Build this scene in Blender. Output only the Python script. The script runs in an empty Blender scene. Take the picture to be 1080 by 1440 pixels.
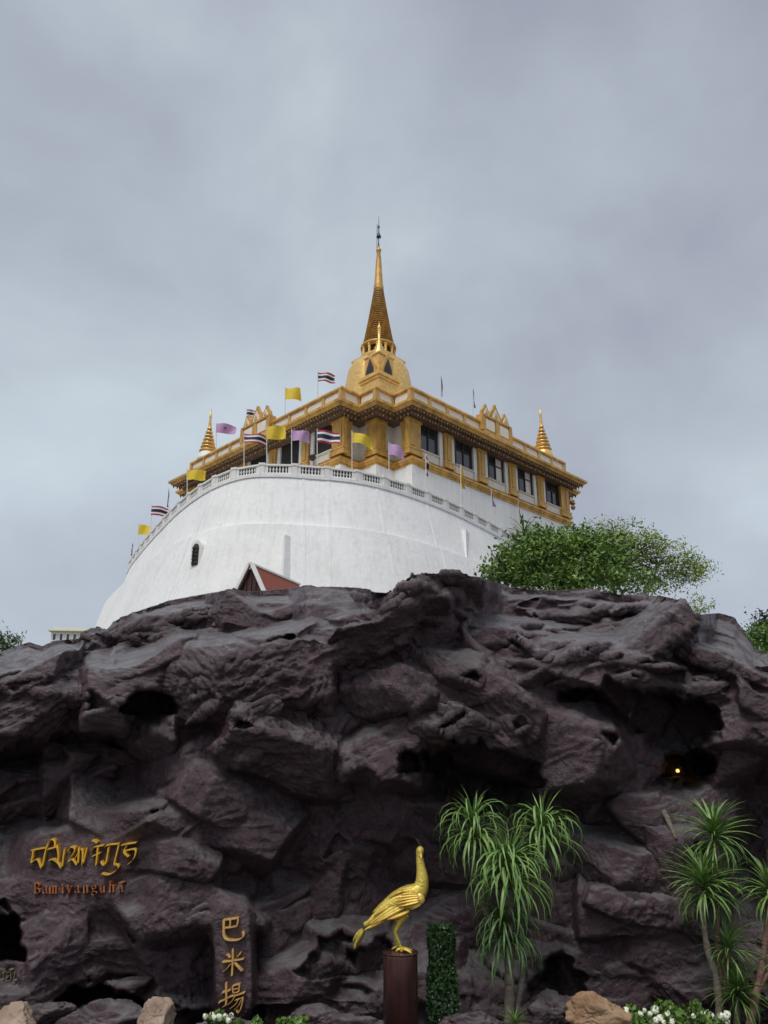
import bpy, math, random
import numpy as np
from mathutils import Vector, Matrix
rnd = random.Random(7)
S = bpy.context.scene
COL = S.collection
R = math.radians
# ------------------------------------------------------------------ camera
EYE = 2.0; PITCH = R(19.0); FPX = 1082.0
cp, sp = math.cos(PITCH), math.sin(PITCH)
cam = bpy.data.objects.new('camera', bpy.data.cameras.new('camera'))
COL.objects.link(cam); S.camera = cam
cam.location = (0, 0, EYE); cam.rotation_euler = (R(90) + PITCH, 0, 0)
cam.data.sensor_fit = 'VERTICAL'; cam.data.sensor_height = 36.0
cam.data.lens = FPX / 1440 * 36.0
cam.data.clip_start = 0.05; cam.data.clip_end = 3000
# ------------------------------------------------------------------ world: overcast sky
SUN_EL, SUN_AZ = R(62), R(205)          # sun behind the camera, a little to the left (azimuth from +Y, clockwise)
world = bpy.data.worlds.new('World'); S.world = world; world.use_nodes = True
nt = world.node_tree; N = nt.nodes; LK = nt.links
for n in list(N): N.remove(n)
def nd(t, **k):
    n = N.new(t)
    for a, b in k.items(): setattr(n, a, b)
    return n
sky = nd('ShaderNodeTexSky', sky_type='NISHITA'); sky.sun_disc = False
sky.sun_elevation = SUN_EL; sky.sun_rotation = SUN_AZ; sky.dust_density = 3
bg1 = nd('ShaderNodeBackground'); bg1.inputs[1].default_value = 0.10; LK.new(sky.outputs[0], bg1.inputs[0])
tc = nd('ShaderNodeTexCoord')
mp = nd('ShaderNodeMapping'); mp.inputs['Scale'].default_value = (1, 1, 1.15); mp.inputs['Location'].default_value = (0.35, 0.1, 0.25)
LK.new(tc.outputs['Generated'], mp.inputs[0])
nz = nd('ShaderNodeTexNoise'); nz.inputs['Scale'].default_value = 2.3; nz.inputs['Detail'].default_value = 7; nz.inputs['Roughness'].default_value = 0.5
nz.inputs['Distortion'].default_value = 0.15
LK.new(mp.outputs[0], nz.inputs['Vector'])
cr = nd('ShaderNodeValToRGB')
cr.color_ramp.elements[0].position = 0.33; cr.color_ramp.elements[0].color = (0.345, 0.374, 0.447, 1)
cr.color_ramp.elements[1].position = 0.68; cr.color_ramp.elements[1].color = (0.55, 0.63, 0.688, 1)
e = cr.color_ramp.elements.new(0.5); e.color = (0.435, 0.482, 0.552, 1)
LK.new(nz.outputs[0], cr.inputs[0])
sep = nd('ShaderNodeSeparateXYZ'); LK.new(tc.outputs['Generated'], sep.inputs[0])
mr = nd('ShaderNodeMapRange'); mr.inputs[1].default_value = 0.0; mr.inputs[2].default_value = 0.75
mr.inputs[3].default_value = 1.07; mr.inputs[4].default_value = 0.92
LK.new(sep.outputs[2], mr.inputs[0])
vm = nd('ShaderNodeVectorMath', operation='SCALE'); LK.new(cr.outputs[0], vm.inputs[0]); LK.new(mr.outputs[0], vm.inputs['Scale'])
bg2 = nd('ShaderNodeBackground'); bg2.inputs[1].default_value = 1.0; LK.new(vm.outputs[0], bg2.inputs[0])
mx = nd('ShaderNodeMixShader'); mx.inputs[0].default_value = 0.94
LK.new(bg1.outputs[0], mx.inputs[1]); LK.new(bg2.outputs[0], mx.inputs[2])
wo = nd('ShaderNodeOutputWorld'); LK.new(mx.outputs[0], wo.inputs[0])
sun = bpy.data.objects.new('sun', bpy.data.lights.new('sun', 'SUN')); COL.objects.link(sun)
sun.data.energy = 2.0; sun.data.angle = R(30); sun.data.color = (1.0, 0.965, 0.92)
sdir = Vector((math.sin(SUN_AZ) * math.cos(SUN_EL), math.cos(SUN_AZ) * math.cos(SUN_EL), math.sin(SUN_EL)))
sun.rotation_euler = sdir.to_track_quat('Z', 'Y').to_euler()
S.view_settings.view_transform = 'Standard'; S.view_settings.look = 'None'
S.view_settings.exposure = 0.18; S.view_settings.gamma = 1.0; S.view_settings.use_curve_mapping = False

# ------------------------------------------------------------------ helpers
def ray(px, py):
    u = (px - 540) / FPX; v = (720 - py) / FPX
    return u, cp - v * sp, sp + v * cp
def W(px, py, Y):
    u, f, up = ray(px, py); s = Y / f
    return Vector((u * s, Y, EYE + up * s))
def WZ(px, py, z):
    u, f, up = ray(px, py); s = (z - EYE) / up
    return Vector((u * s, f * s, z))

_h = np.random.RandomState(3)
_perm = _h.permutation(256).astype(np.int64); _perm = np.concatenate([_perm, _perm, _perm])
_grad = _h.normal(size=(256, 3)); _grad /= np.linalg.norm(_grad, axis=1)[:, None]
def pnoise(p):
    i = np.floor(p).astype(np.int64); f = p - i; i &= 255
    w = f * f * f * (f * (f * 6 - 15) + 10)
    out = 0
    for dx in (0, 1):
        for dy in (0, 1):
            for dz in (0, 1):
                h = _perm[_perm[_perm[i[:, 0] + dx] + i[:, 1] + dy] + i[:, 2] + dz]
                g = _grad[h]
                d = g[:, 0] * (f[:, 0] - dx) + g[:, 1] * (f[:, 1] - dy) + g[:, 2] * (f[:, 2] - dz)
                wt = (w[:, 0] if dx else 1 - w[:, 0]) * (w[:, 1] if dy else 1 - w[:, 1]) * (w[:, 2] if dz else 1 - w[:, 2])
                out = out + wt * d
    return out * 1.5

class MB:
    def __init__(s): s.v = []; s.f = []; s.m = []
    def quad(s, a, b, c, d, m=0):
        k = len(s.v); s.v += [tuple(a), tuple(b), tuple(c), tuple(d)]; s.f.append((k, k+1, k+2, k+3)); s.m.append(m)
    def tri(s, a, b, c, m=0):
        k = len(s.v); s.v += [tuple(a), tuple(b), tuple(c)]; s.f.append((k, k+1, k+2)); s.m.append(m)
    def hexa(s, p, m=0):        # p: 4 bottom ccw, 4 top ccw
        k = len(s.v); s.v += [tuple(q) for q in p]
        for f in ((3,2,1,0), (4,5,6,7), (0,1,5,4), (1,2,6,5), (2,3,7,6), (3,0,4,7)):
            s.f.append(tuple(k+i for i in f)); s.m.append(m)
        return s
    def box(s, x0, x1, y0, y1, z0, z1, m=0):
        return s.hexa([(x0,y0,z0),(x1,y0,z0),(x1,y1,z0),(x0,y1,z0),(x0,y0,z1),(x1,y0,z1),(x1,y1,z1),(x0,y1,z1)], m)
    def obox(s, c, ax, L, wd, z0, z1, m=0):   # box along 2d axis ax (unit), centre c, length L, depth wd
        nx, ny = -ax[1], ax[0]; P = []
        for z in (z0, z1):
            for a, b in ((-1,-1),(1,-1),(1,1),(-1,1)):
                P.append((c[0]+ax[0]*a*L/2+nx*b*wd/2, c[1]+ax[1]*a*L/2+ny*b*wd/2, z))
        return s.hexa(P, m)
    def prism(s, poly, z0, z1, m=0, top=None):
        k = len(s.v); n = len(poly); t = top or poly
        s.v += [(p[0], p[1], z0) for p in poly] + [(p[0], p[1], z1) for p in t]
        for i in range(n):
            j = (i+1) % n; s.f.append((k+i, k+j, k+n+j, k+n+i)); s.m.append(m)
        s.f.append(tuple(k+i for i in reversed(range(n)))); s.m.append(m)
        s.f.append(tuple(k+n+i for i in range(n))); s.m.append(m)
        return s
    def lathe(s, prof, n=24, c=(0,0), m=0, sq=False):
        k = len(s.v)
        for r, z in prof:
            for i in range(n):
                a = 2*math.pi*i/n + (math.pi/4 if sq else 0); s.v.append((c[0]+r*math.cos(a), c[1]+r*math.sin(a), z))
        for j in range(len(prof)-1):
            for i in range(n):
                i2 = (i+1) % n
                s.f.append((k+j*n+i, k+j*n+i2, k+(j+1)*n+i2, k+(j+1)*n+i)); s.m.append(m)
        s.f.append(tuple(k+i for i in reversed(range(n)))); s.m.append(m)
        q = k+(len(prof)-1)*n; s.f.append(tuple(q+i for i in range(n))); s.m.append(m)
        return s
    def tube(s, pts, rad, n=8, m=0, flat=None):
        pts = [Vector(p) for p in pts]; k = len(s.v); N_ = len(pts)
        if not hasattr(rad, '__len__'): rad = [rad]*N_
        up = None
        for i, p in enumerate(pts):
            t = (pts[min(i+1, N_-1)] - pts[max(i-1, 0)]).normalized()
            if up is None:
                up = Vector((0,1,0)) if abs(t.y) < .8 else Vector((1,0,0))
            a = t.cross(up).normalized(); b = a.cross(t).normalized(); up = b
            for q in range(n):
                an = 2*math.pi*q/n; ca, sa = math.cos(an), math.sin(an)
                sc = 1 if flat is None else (flat[i] if hasattr(flat,'__len__') else flat)
                s.v.append(tuple(p + a*ca*rad[i] + b*sa*rad[i]*sc))
        for i in range(N_-1):
            for q in range(n):
                q2 = (q+1) % n
                s.f.append((k+i*n+q, k+i*n+q2, k+(i+1)*n+q2, k+(i+1)*n+q)); s.m.append(m)
        s.f.append(tuple(k+q for q in reversed(range(n)))); s.m.append(m)
        z = k+(N_-1)*n; s.f.append(tuple(z+q for q in range(n))); s.m.append(m)
        return s
    def mesh(s, name, mats, smooth=False):
        me = bpy.data.meshes.new(name); me.from_pydata(s.v, [], s.f)
        for m in (mats if isinstance(mats, (list, tuple)) else [mats]): me.materials.append(m)
        if len(me.materials) > 1: me.polygons.foreach_set('material_index', s.m)
        if smooth: me.polygons.foreach_set('use_smooth', [True]*len(me.polygons))
        me.validate(); me.update()
        return me
    def build(s, name, mats, parent=None, smooth=False, loc=None, rotz=None):
        return link(name, s.mesh(name, mats, smooth), parent, loc, rotz)
def link(name, me, parent=None, loc=None, rotz=None):
    o = bpy.data.objects.new(name, me); COL.objects.link(o)
    if parent is not None: o.parent = parent
    if loc is not None: o.location = loc
    if rotz is not None: o.rotation_euler = (0, 0, rotz)
    return o
def npmesh(name, V, F, mat, smooth=False):
    me = bpy.data.meshes.new(name); V = np.asarray(V, dtype=np.float32); F = np.asarray(F, dtype=np.int32)
    me.vertices.add(len(V)); me.vertices.foreach_set('co', V.ravel())
    k = F.shape[1]; me.loops.add(F.size); me.loops.foreach_set('vertex_index', F.ravel())
    me.polygons.add(len(F)); me.polygons.foreach_set('loop_start', np.arange(len(F), dtype=np.int32)*k)
    me.polygons.foreach_set('loop_total', np.full(len(F), k, dtype=np.int32))
    if smooth: me.polygons.foreach_set('use_smooth', np.ones(len(F), dtype=bool))
    me.materials.append(mat); me.update(calc_edges=True); me.validate()
    return me
def thing(name, label, cat, loc=(0,0,0), rotz=0, group=None):
    o = bpy.data.objects.new(name, None); COL.objects.link(o); o.empty_display_size = .2
    o.location = loc; o.rotation_euler = (0, 0, rotz); o['label'] = label; o['category'] = cat
    if group: o['group'] = group
    return o
def tag(o, label, cat, group=None):
    o['label'] = label; o['category'] = cat
    if group: o['group'] = group
    return o

# ------------------------------------------------------------------ materials
def mat(name, col, rough=.6, metal=0, var=.0, vscale=3, bump=0, bscale=20, col2=None, stretch=None, spec=.5, detail=5, ramp=(.35, .65), coord='Object', emit=None, trans=0):
    m = bpy.data.materials.new(name); m.use_nodes = True; t = m.node_tree; b = t.nodes['Principled BSDF']
    b.inputs['Base Color'].default_value = (*col, 1); b.inputs['Roughness'].default_value = rough
    b.inputs['Metallic'].default_value = metal; b.inputs['Specular IOR Level'].default_value = spec
    tcn = t.nodes.new('ShaderNodeTexCoord'); src = tcn.outputs[coord]
    if stretch:
        mpn = t.nodes.new('ShaderNodeMapping'); mpn.inputs['Scale'].default_value = stretch
        t.links.new(src, mpn.inputs[0]); src2 = mpn.outputs[0]
    else: src2 = src
    if var or col2:
        n = t.nodes.new('ShaderNodeTexNoise'); n.inputs['Scale'].default_value = vscale; n.inputs['Detail'].default_value = detail
        t.links.new(src2, n.inputs['Vector'])
        c = t.nodes.new('ShaderNodeValToRGB'); c.color_ramp.elements[0].position, c.color_ramp.elements[1].position = ramp
        c2 = col2 or tuple(x*(1-var) for x in col); c1 = col if col2 else tuple(min(1, x*(1+var)) for x in col)
        c.color_ramp.elements[0].color = (*c2, 1); c.color_ramp.elements[1].color = (*c1, 1)
        t.links.new(n.outputs[0], c.inputs[0]); t.links.new(c.outputs[0], b.inputs['Base Color'])
    if bump:
        n2 = t.nodes.new('ShaderNodeTexNoise'); n2.inputs['Scale'].default_value = bscale; n2.inputs['Detail'].default_value = 8
        t.links.new(src, n2.inputs['Vector']); bp = t.nodes.new('ShaderNodeBump'); bp.inputs['Strength'].default_value = bump
        bp.inputs['Distance'].default_value = .02; t.links.new(n2.outputs[0], bp.inputs['Height']); t.links.new(bp.outputs[0], b.inputs['Normal'])
    if emit: b.inputs['Emission Color'].default_value = (*emit[0], 1); b.inputs['Emission Strength'].default_value = emit[1]
    if trans: b.inputs['Subsurface Weight'].default_value = 0
    return m
M = {}
M['plaster'] = mat('white_plaster', (.77,.765,.75), .75, col2=(.67,.67,.655), vscale=.5, stretch=(3.4,3.4,.045), ramp=(.36,.58), detail=6)
def plaster_material():
    m = bpy.data.materials.new('lime_plaster'); m.use_nodes = True; t = m.node_tree; b = t.nodes['Principled BSDF']; L = t.links.new
    co = t.nodes.new('ShaderNodeTexCoord').outputs['Object']
    def nz_(sc, st, det, stops):
        mp_ = t.nodes.new('ShaderNodeMapping'); mp_.inputs['Scale'].default_value = st; L(co, mp_.inputs[0])
        n = t.nodes.new('ShaderNodeTexNoise'); n.inputs['Scale'].default_value = sc; n.inputs['Detail'].default_value = det; n.inputs['Roughness'].default_value = .6; L(mp_.outputs[0], n.inputs['Vector'])
        c = t.nodes.new('ShaderNodeValToRGB')
        for q, (p, v) in zip(c.color_ramp.elements, stops): q.position = p; q.color = (*v, 1)
        L(n.outputs[0], c.inputs[0]); return c.outputs[0], n.outputs[0]
    def mul(a_, b_, f):
        x = t.nodes.new('ShaderNodeMix'); x.data_type = 'RGBA'; x.blend_type = 'MULTIPLY'; x.inputs[0].default_value = f; L(a_, x.inputs[6]); L(b_, x.inputs[7]); return x.outputs[2]
    streak, _ = nz_(1.0, (3.2,3.2,.035), 5, [(.36,(.70,.70,.68)),(.52,(1,1,1))])
    patch, _ = nz_(.22, (1,1,1.6), 8, [(.38,(.80,.80,.785)),(.56,(1,1,1))])
    mould, _ = nz_(1.3, (1,1,.5), 9, [(.26,(.60,.60,.59)),(.40,(1,1,1))])
    base = t.nodes.new('ShaderNodeRGB'); base.outputs[0].default_value = (.84,.83,.815,1)
    c = mul(mul(mul(base.outputs[0], streak, .28), patch, .32), mould, .35)
    L(c, b.inputs['Base Color']); b.inputs['Roughness'].default_value = .8
    _, h = nz_(2.2, (1,1,1), 9, [(0,(0,0,0)),(1,(1,1,1))])
    bp = t.nodes.new('ShaderNodeBump'); bp.inputs['Strength'].default_value = .35; bp.inputs['Distance'].default_value = .12; L(h, bp.inputs['Height']); L(bp.outputs[0], b.inputs['Normal'])
    return m
M['plaster'] = plaster_material()
M['white'] = mat('white_paint', (.80,.78,.74), .6, var=.06, vscale=2)
M['cream'] = mat('cream_paint', (.76,.70,.60), .6, var=.07, vscale=1.5)
M['gold'] = mat('gold_paint', (.57,.33,.085), .45, metal=.2, var=.28, vscale=1.4, stretch=(1,1,.5))
M['goldlt'] = mat('light_gold', (.60,.38,.12), .42, metal=.2, var=.16, vscale=1.6)
M['leafgold'] = mat('gold_mosaic', (.80,.52,.17), .38, metal=.5, var=.15, vscale=2.5, bump=.25, bscale=14)
M['brown'] = mat('dark_brown', (.07,.035,.022), .6, var=.3)
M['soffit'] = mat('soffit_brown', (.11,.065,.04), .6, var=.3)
M['bracket'] = mat('bracket_bronze', (.27,.17,.09), .5, metal=.2, var=.4, vscale=6)
M['glass'] = mat('window_glass', (.02,.025,.03), .08, spec=.9)
M['frame'] = mat('window_frame', (.05,.03,.022), .5)
M['dark'] = mat('dark_metal', (.035,.035,.04), .5)
M['steel'] = mat('pale_steel', (.62,.62,.60), .4)
M['tube'] = mat('lamp_tube', (.9,.9,.85), .5, emit=((1,.93,.8), 2.2))
M['ceramic'] = mat('green_glazed_ceramic', (.022,.028,.026), .5, var=.3)
M['red'] = mat('flag_red', (.36,.02,.035), .7); M['fwhite'] = mat('flag_white', (.74,.73,.74), .7); M['navy'] = mat('flag_navy', (.012,.013,.04), .7)
M['yellow'] = mat('flag_yellow', (.70,.50,.03), .7, var=.08); M['purple'] = mat('flag_purple', (.50,.30,.52), .7, var=.08)
M['violet'] = mat('flag_violet', (.12,.045,.15), .7, var=.1)
M['tile'] = mat('red_roof_tile', (.34,.085,.045), .55, col2=(.20,.05,.03), vscale=9)
M['maroon'] = mat('maroon_board', (.06,.022,.018), .6, var=.25)
M['post'] = mat('glazed_brown_post', (.088,.034,.030), .25, col2=(.050,.021,.019), vscale=7, stretch=(3,3,.5), bump=.12, bscale=9)
M['void'] = mat('dark_interior', (.018,.011,.009), .7)
M['groove'] = mat('groove_maroon', (.11,.05,.025), .5, var=.2)
M['bird'] = mat('bird_gold', (.82,.61,.12), .36, metal=.45, col2=(.52,.41,.07), vscale=9, bump=.5, bscale=55)
M['feather'] = mat('feather_gold', (.82,.62,.14), .38, metal=.4, col2=(.60,.34,.06), vscale=6, bump=.3, bscale=40)
M['letter'] = mat('letter_gold', (.78,.46,.05), .4, metal=.35, var=.15, vscale=30)
M['letter2'] = mat('letter_copper', (.42,.15,.06), .5, metal=.3, var=.3, vscale=40)
M['letter3'] = mat('letter_brass', (.70,.42,.14), .45, metal=.3, var=.2, vscale=30)
M['letter4'] = mat('letter_grey', (.16,.13,.09), .6, var=.2, vscale=30)
M['bark'] = mat('pale_bark', (.20,.165,.13), .8, col2=(.10,.08,.06), vscale=14, stretch=(1,1,3), bump=.4, bscale=40)
M['barkred'] = mat('red_bark', (.22,.12,.085), .8, col2=(.12,.07,.05), vscale=14, stretch=(1,1,3), bump=.4, bscale=40)
M['barkdk'] = mat('dark_bark', (.045,.035,.028), .85, var=.3)
M['tan'] = mat('tan_stone', (.34,.225,.13), .75, col2=(.22,.12,.06), vscale=5, bump=.8, bscale=22)
M['pinktan'] = mat('pink_tan_stone', (.36,.27,.20), .75, col2=(.24,.16,.115), vscale=6, bump=.8, bscale=24)
M['petal'] = mat('petal_white', (.70,.72,.55), .6, var=.1, vscale=30)
M['paleyellow'] = mat('pale_yellow_wall', (.72,.70,.52), .7, var=.06)
M['greyroof'] = mat('slate_roof', (.06,.075,.09), .6, var=.2)
def leafmat(name, c1, c2, vs=3.0, rough=.45):
    m = mat(name, c1, rough, col2=c2, vscale=vs, detail=2, ramp=(.3,.7), spec=.4, coord='Object'); return m
M['dracaena'] = leafmat('dracaena_leaf', (.24,.37,.10), (.08,.17,.04), 5)
M['dracaena2'] = leafmat('dracaena_leaf_dark', (.13,.22,.07), (.05,.11,.035), 5)
M['ivy'] = leafmat('ivy_leaf', (.045,.105,.03), (.018,.05,.016), 14)
M['shrub'] = leafmat('shrub_leaf', (.20,.32,.06), (.07,.13,.03), 2.2)
M['feathery'] = leafmat('feathery_leaf', (.31,.40,.07), (.14,.21,.035), 1.6)
M['farleaf'] = leafmat('far_leaf', (.10,.16,.03), (.035,.065,.02), 1.5)
M['darkleaf'] = leafmat('dark_leaf', (.03,.055,.03), (.015,.03,.018), 2)
M['bright'] = leafmat('bright_leaf', (.14,.24,.04), (.06,.13,.025), 8)
M['ground'] = mat('ground_paving', (.16,.15,.14), .85, col2=(.10,.09,.08), vscale=1.2, bump=.3, bscale=8)
M['soil'] = mat('dark_soil', (.035,.028,.022), .9, var=.4, vscale=8, bump=.8, bscale=30)

def rock_material():
    m = bpy.data.materials.new('sculpted_rock'); m.use_nodes = True; t = m.node_tree; b = t.nodes['Principled BSDF']
    L = t.links.new
    g = t.nodes.new('ShaderNodeTexCoord').outputs['Object']
    def noise(sc, det=6, ro=.55, dist=0):
        n = t.nodes.new('ShaderNodeTexNoise'); n.inputs['Scale'].default_value = sc; n.inputs['Detail'].default_value = det
        n.inputs['Roughness'].default_value = ro; n.inputs['Distortion'].default_value = dist; L(g, n.inputs['Vector']); return n.outputs[0]
    def ramp(src, stops):
        c = t.nodes.new('ShaderNodeValToRGB'); el = c.color_ramp.elements
        while len(el) < len(stops): el.new(.5)
        for q, (p, col) in zip(el, stops): q.position = p; q.color = (*col, 1)
        L(src, c.inputs[0]); return c.outputs[0]
    base = ramp(noise(.9, 6, .6, .4), [(.30, (.036,.020,.024)), (.5, (.073,.042,.049)), (.70, (.106,.077,.085))])
    fine = ramp(noise(9, 8, .65, .5), [(.3, (.42,.42,.42)), (.7, (1.5,1.45,1.45))])
    mu = t.nodes.new('ShaderNodeMix'); mu.data_type = 'RGBA'; mu.blend_type = 'MULTIPLY'; mu.inputs[0].default_value = .8
    L(base, mu.inputs[6]); L(fine, mu.inputs[7])
    rust = ramp(noise(1.7, 5, .6, .6), [(.66, (0,0,0)), (.76, (1,1,1))])
    mu2 = t.nodes.new('ShaderNodeMix'); mu2.data_type = 'RGBA'; mu2.inputs[7].default_value = (.085,.042,.036,1)
    sc = t.nodes.new('ShaderNodeMath'); sc.operation = 'MULTIPLY'; sc.inputs[1].default_value = .55; L(rust, sc.inputs[0]); L(sc.outputs[0], mu2.inputs[0])
    L(mu.outputs[2], mu2.inputs[6])
    # upward faces tinted paler: sky light on the tops painted in, plus settled dust
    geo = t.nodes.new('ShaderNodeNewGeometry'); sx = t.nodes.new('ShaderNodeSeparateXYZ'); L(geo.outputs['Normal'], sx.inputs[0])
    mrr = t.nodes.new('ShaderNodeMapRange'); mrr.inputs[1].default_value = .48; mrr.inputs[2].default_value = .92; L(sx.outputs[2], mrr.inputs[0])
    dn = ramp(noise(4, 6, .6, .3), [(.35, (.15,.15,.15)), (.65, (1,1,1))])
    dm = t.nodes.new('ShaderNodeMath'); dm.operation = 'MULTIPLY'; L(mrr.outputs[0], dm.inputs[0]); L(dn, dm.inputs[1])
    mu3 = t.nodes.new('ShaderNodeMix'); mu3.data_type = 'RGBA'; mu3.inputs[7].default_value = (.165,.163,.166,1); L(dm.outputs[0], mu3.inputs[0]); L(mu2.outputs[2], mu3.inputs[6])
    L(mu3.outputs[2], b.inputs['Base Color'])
    rg = t.nodes.new('ShaderNodeMapRange'); rg.inputs[1].default_value = .35; rg.inputs[2].default_value = .65; rg.inputs[3].default_value = .30; rg.inputs[4].default_value = .58
    L(noise(6, 6, .6, .3), rg.inputs[0]); L(rg.outputs[0], b.inputs['Roughness']); b.inputs['Specular IOR Level'].default_value = .55
    hA = noise(14, 9, .64, .6); hB = noise(46, 6, .6, 1.2)
    hm = t.nodes.new('ShaderNodeMath'); hm.operation = 'MULTIPLY_ADD'; hm.inputs[1].default_value = .35; L(hB, hm.inputs[0]); L(hA, hm.inputs[2]); h = hm.outputs[0]
    bp = t.nodes.new('ShaderNodeBump'); bp.inputs['Strength'].default_value = .9; bp.inputs['Distance'].default_value = .05
    L(h, bp.inputs['Height']); L(bp.outputs[0], b.inputs['Normal'])
    return m
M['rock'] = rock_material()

# ------------------------------------------------------------------ ground
def strip_sheet(name, prof, x0, x1, m, nx=1, rough=0):
    b = MB(); r_ = random.Random(2); G = [[(x0+(x1-x0)*i/nx, y, z+(r_.uniform(-rough, rough) if rough else 0)) for i in range(nx+1)] for y, z in prof]
    b.v = [p for row in G for p in row]
    for j in range(len(prof)-1):
        for i in range(nx): k = j*(nx+1)+i; b.f.append((k, k+1, k+nx+2, k+nx+1)); b.m.append(0)
    o = b.build(name, m, None, bool(rough)); o['kind'] = 'structure'; return o
strip_sheet('ground', [(-700,-.36),(11,-.36),(14,0),(1500,0)], -900, 900, M['ground'])
strip_sheet('planting_bed', [(6.5,-.352),(6.62,-.1),(6.8,-.01),(7.0,.015),(7.2,.02),(7.4,.02),(7.6,.0),(7.8,-.12),(8.0,-.24),(8.3,-.3),(10.5,-.33)], -14, 14, M['soil'], 160, .012)
# ------------------------------------------------------------------ rock formation
ulip = [(-400,1020),(0,1000),(90,985),(150,965),(240,955),(300,945),(380,910),(470,893),(560,874),(610,878),(640,920),(700,935),(760,942),(850,966),(910,986),(960,990),(1010,1006),(1080,1010),(1480,1050)]
crest = [(-400,960),(-200,940),(-80,925),(0,917),(15,911),(41,903),(59,909),(65,906),(77,901),(111,898),(117,890),(129,882),(139,881),(151,886),(160,874),(172,868),(200,857),(235,845),(270,838),(310,832),(330,829),(345,832),(400,829),(430,823),(450,826),(500,826),(530,829),(556,829),(566,815),(580,808),(600,806),(640,803),(662,808),(700,820),(720,826),(760,830),(795,830),(830,828),(860,834),(890,838),(930,838),(965,846),(974,866),(985,864),(1010,862),(1033,869),(1047,890),(1060,911),(1080,920),(1200,945),(1480,985)]
lip = [(-400,1045),(0,1035),(60,1022),(110,1005),(150,988),(240,990),(300,1030),(360,1060),(430,1085),(480,1040),(510,1065),(600,1040),(660,1050),(720,1070),(765,1000),(790,955),(850,975),(915,985),(960,988),(1010,1010),(1080,1020),(1480,1060)]
# x, y, rx, ry, rot(deg), amp(m), style  (t: top-lit slab with undercut lower edge, r: rounded block)
BOULD = [
 (640,838,84,34,3,2.2,'t'),(915,862,64,28,5,1.7,'t'),(832,850,46,24,-5,1.0,'t'),(760,897,110,34,8,1.3,'t'),(545,898,78,46,-18,1.5,'t'),
 (890,900,62,30,10,.9,'t'),(1003,893,52,32,5,1.1,'t'),(330,852,62,16,-8,.8,'t'),(230,872,70,18,-16,.9,'t'),(390,848,52,17,-4,.8,'t'),
 (470,845,66,17,0,.8,'t'),(320,890,62,22,-6,.9,'t'),(132,890,24,11,0,.7,'t'),(60,935,66,24,-8,.6,'t'),(140,930,62,34,6,.6,'t'),(230,915,60,30,-20,.6,'t'),
 (420,875,70,22,-10,.7,'t'),(40,985,72,34,-4,.6,'t'),(690,930,90,30,8,.8,'t'),(860,940,80,26,12,.6,'t'),(970,945,70,30,6,.7,'t'),(1055,970,70,40,8,.7,'t'),
 (25,1015,70,36,-6,.55,'t'),(112,1003,52,44,10,.5,'t'),(200,968,46,32,-8,.65,'t'),(268,1008,40,48,8,.55,'t'),
 (345,965,84,48,-24,.55,'r'),(440,935,96,42,-26,.6,'r'),(400,1048,104,62,14,.75,'r'),(560,975,74,44,-8,.5,'r'),(640,958,74,38,12,.55,'t'),
 (548,1062,60,56,10,.75,'r'),(645,1035,104,40,10,.75,'t'),(705,1003,90,42,20,.6,'r'),(835,965,88,36,16,.85,'t'),(960,1000,64,42,8,.85,'t'),(745,955,60,34,12,.5,'t'),
 (1045,1025,60,50,6,.6,'r'),
 (50,1095,84,56,-30,.42,'r'),(150,1078,86,44,-18,.45,'r'),(240,1118,72,58,20,.4,'r'),(120,1158,100,36,-20,.35,'r'),
 (122,1290,92,100,4,.5,'r'),(262,1205,62,84,0,.35,'r'),(370,1185,76,62,10,.45,'r'),(458,1135,50,66,28,.5,'r'),(412,1255,62,60,-10,.5,'r'),
 (522,1165,76,60,-8,.6,'r'),(466,1265,54,72,6,.45,'r'),(548,1240,64,48,12,.35,'r'),(392,1335,52,70,0,.35,'r'),(430,1398,58,62,0,.3,'r'),
 (268,1335,66,92,0,.4,'r'),(320,1120,62,44,20,.45,'r'),(850,1085,60,96,8,.55,'r'),(790,1065,58,58,0,.45,'r'),(872,1190,72,86,6,.4,'r'),
 (800,1275,62,58,0,.4,'r'),(842,1345,62,62,10,.4,'r'),(908,1290,64,96,-4,.35,'r'),(1040,1090,58,84,0,.5,'r'),(1075,1230,70,90,0,.4,'r'),
 (955,1215,44,66,-16,.35,'r'),(655,1285,64,62,10,.35,'r'),(1010,1350,76,100,0,.3,'r'),(700,1200,80,60,0,.3,'r'),(590,1190,50,60,0,.3,'r'),
 (102,1398,68,24,-6,.6,'t'),(20,1395,46,30,-10,.5,'t'),(150,1440,60,26,0,.75,'t'),(560,1400,70,60,0,.2,'r'),(730,1420,80,50,0,.2,'r'),
 (-80,1000,90,60,0,.6,'t'),(-90,1180,110,120,0,.5,'r'),(-220,1080,110,120,0,.6,'r'),(-120,1350,90,90,0,.5,'r'),(1170,1040,90,70,0,.6,'t'),(1190,1240,110,120,0,.5,'r'),(1300,1120,110,120,0,.5,'r')]
CAVES = [(204,1000,38,38,.9),(30,1070,70,24,.55),(122,1048,60,22,.5),(660,1096,92,50,.85),(852,998,62,34,.65),(948,1030,52,54,.9),(958,1092,36,42,1.8),
 (-4,1345,38,62,1.8),(165,1412,86,26,1.0),(490,1375,60,60,.35),(785,1410,60,60,.4)]
PLANE = [0]*3
PANELS = [(116,1222,84,56,.0),(328,1355,26,80,.0),(12,1372,26,20,.0)]   # smoothed faces that carry the inscriptions

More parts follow.
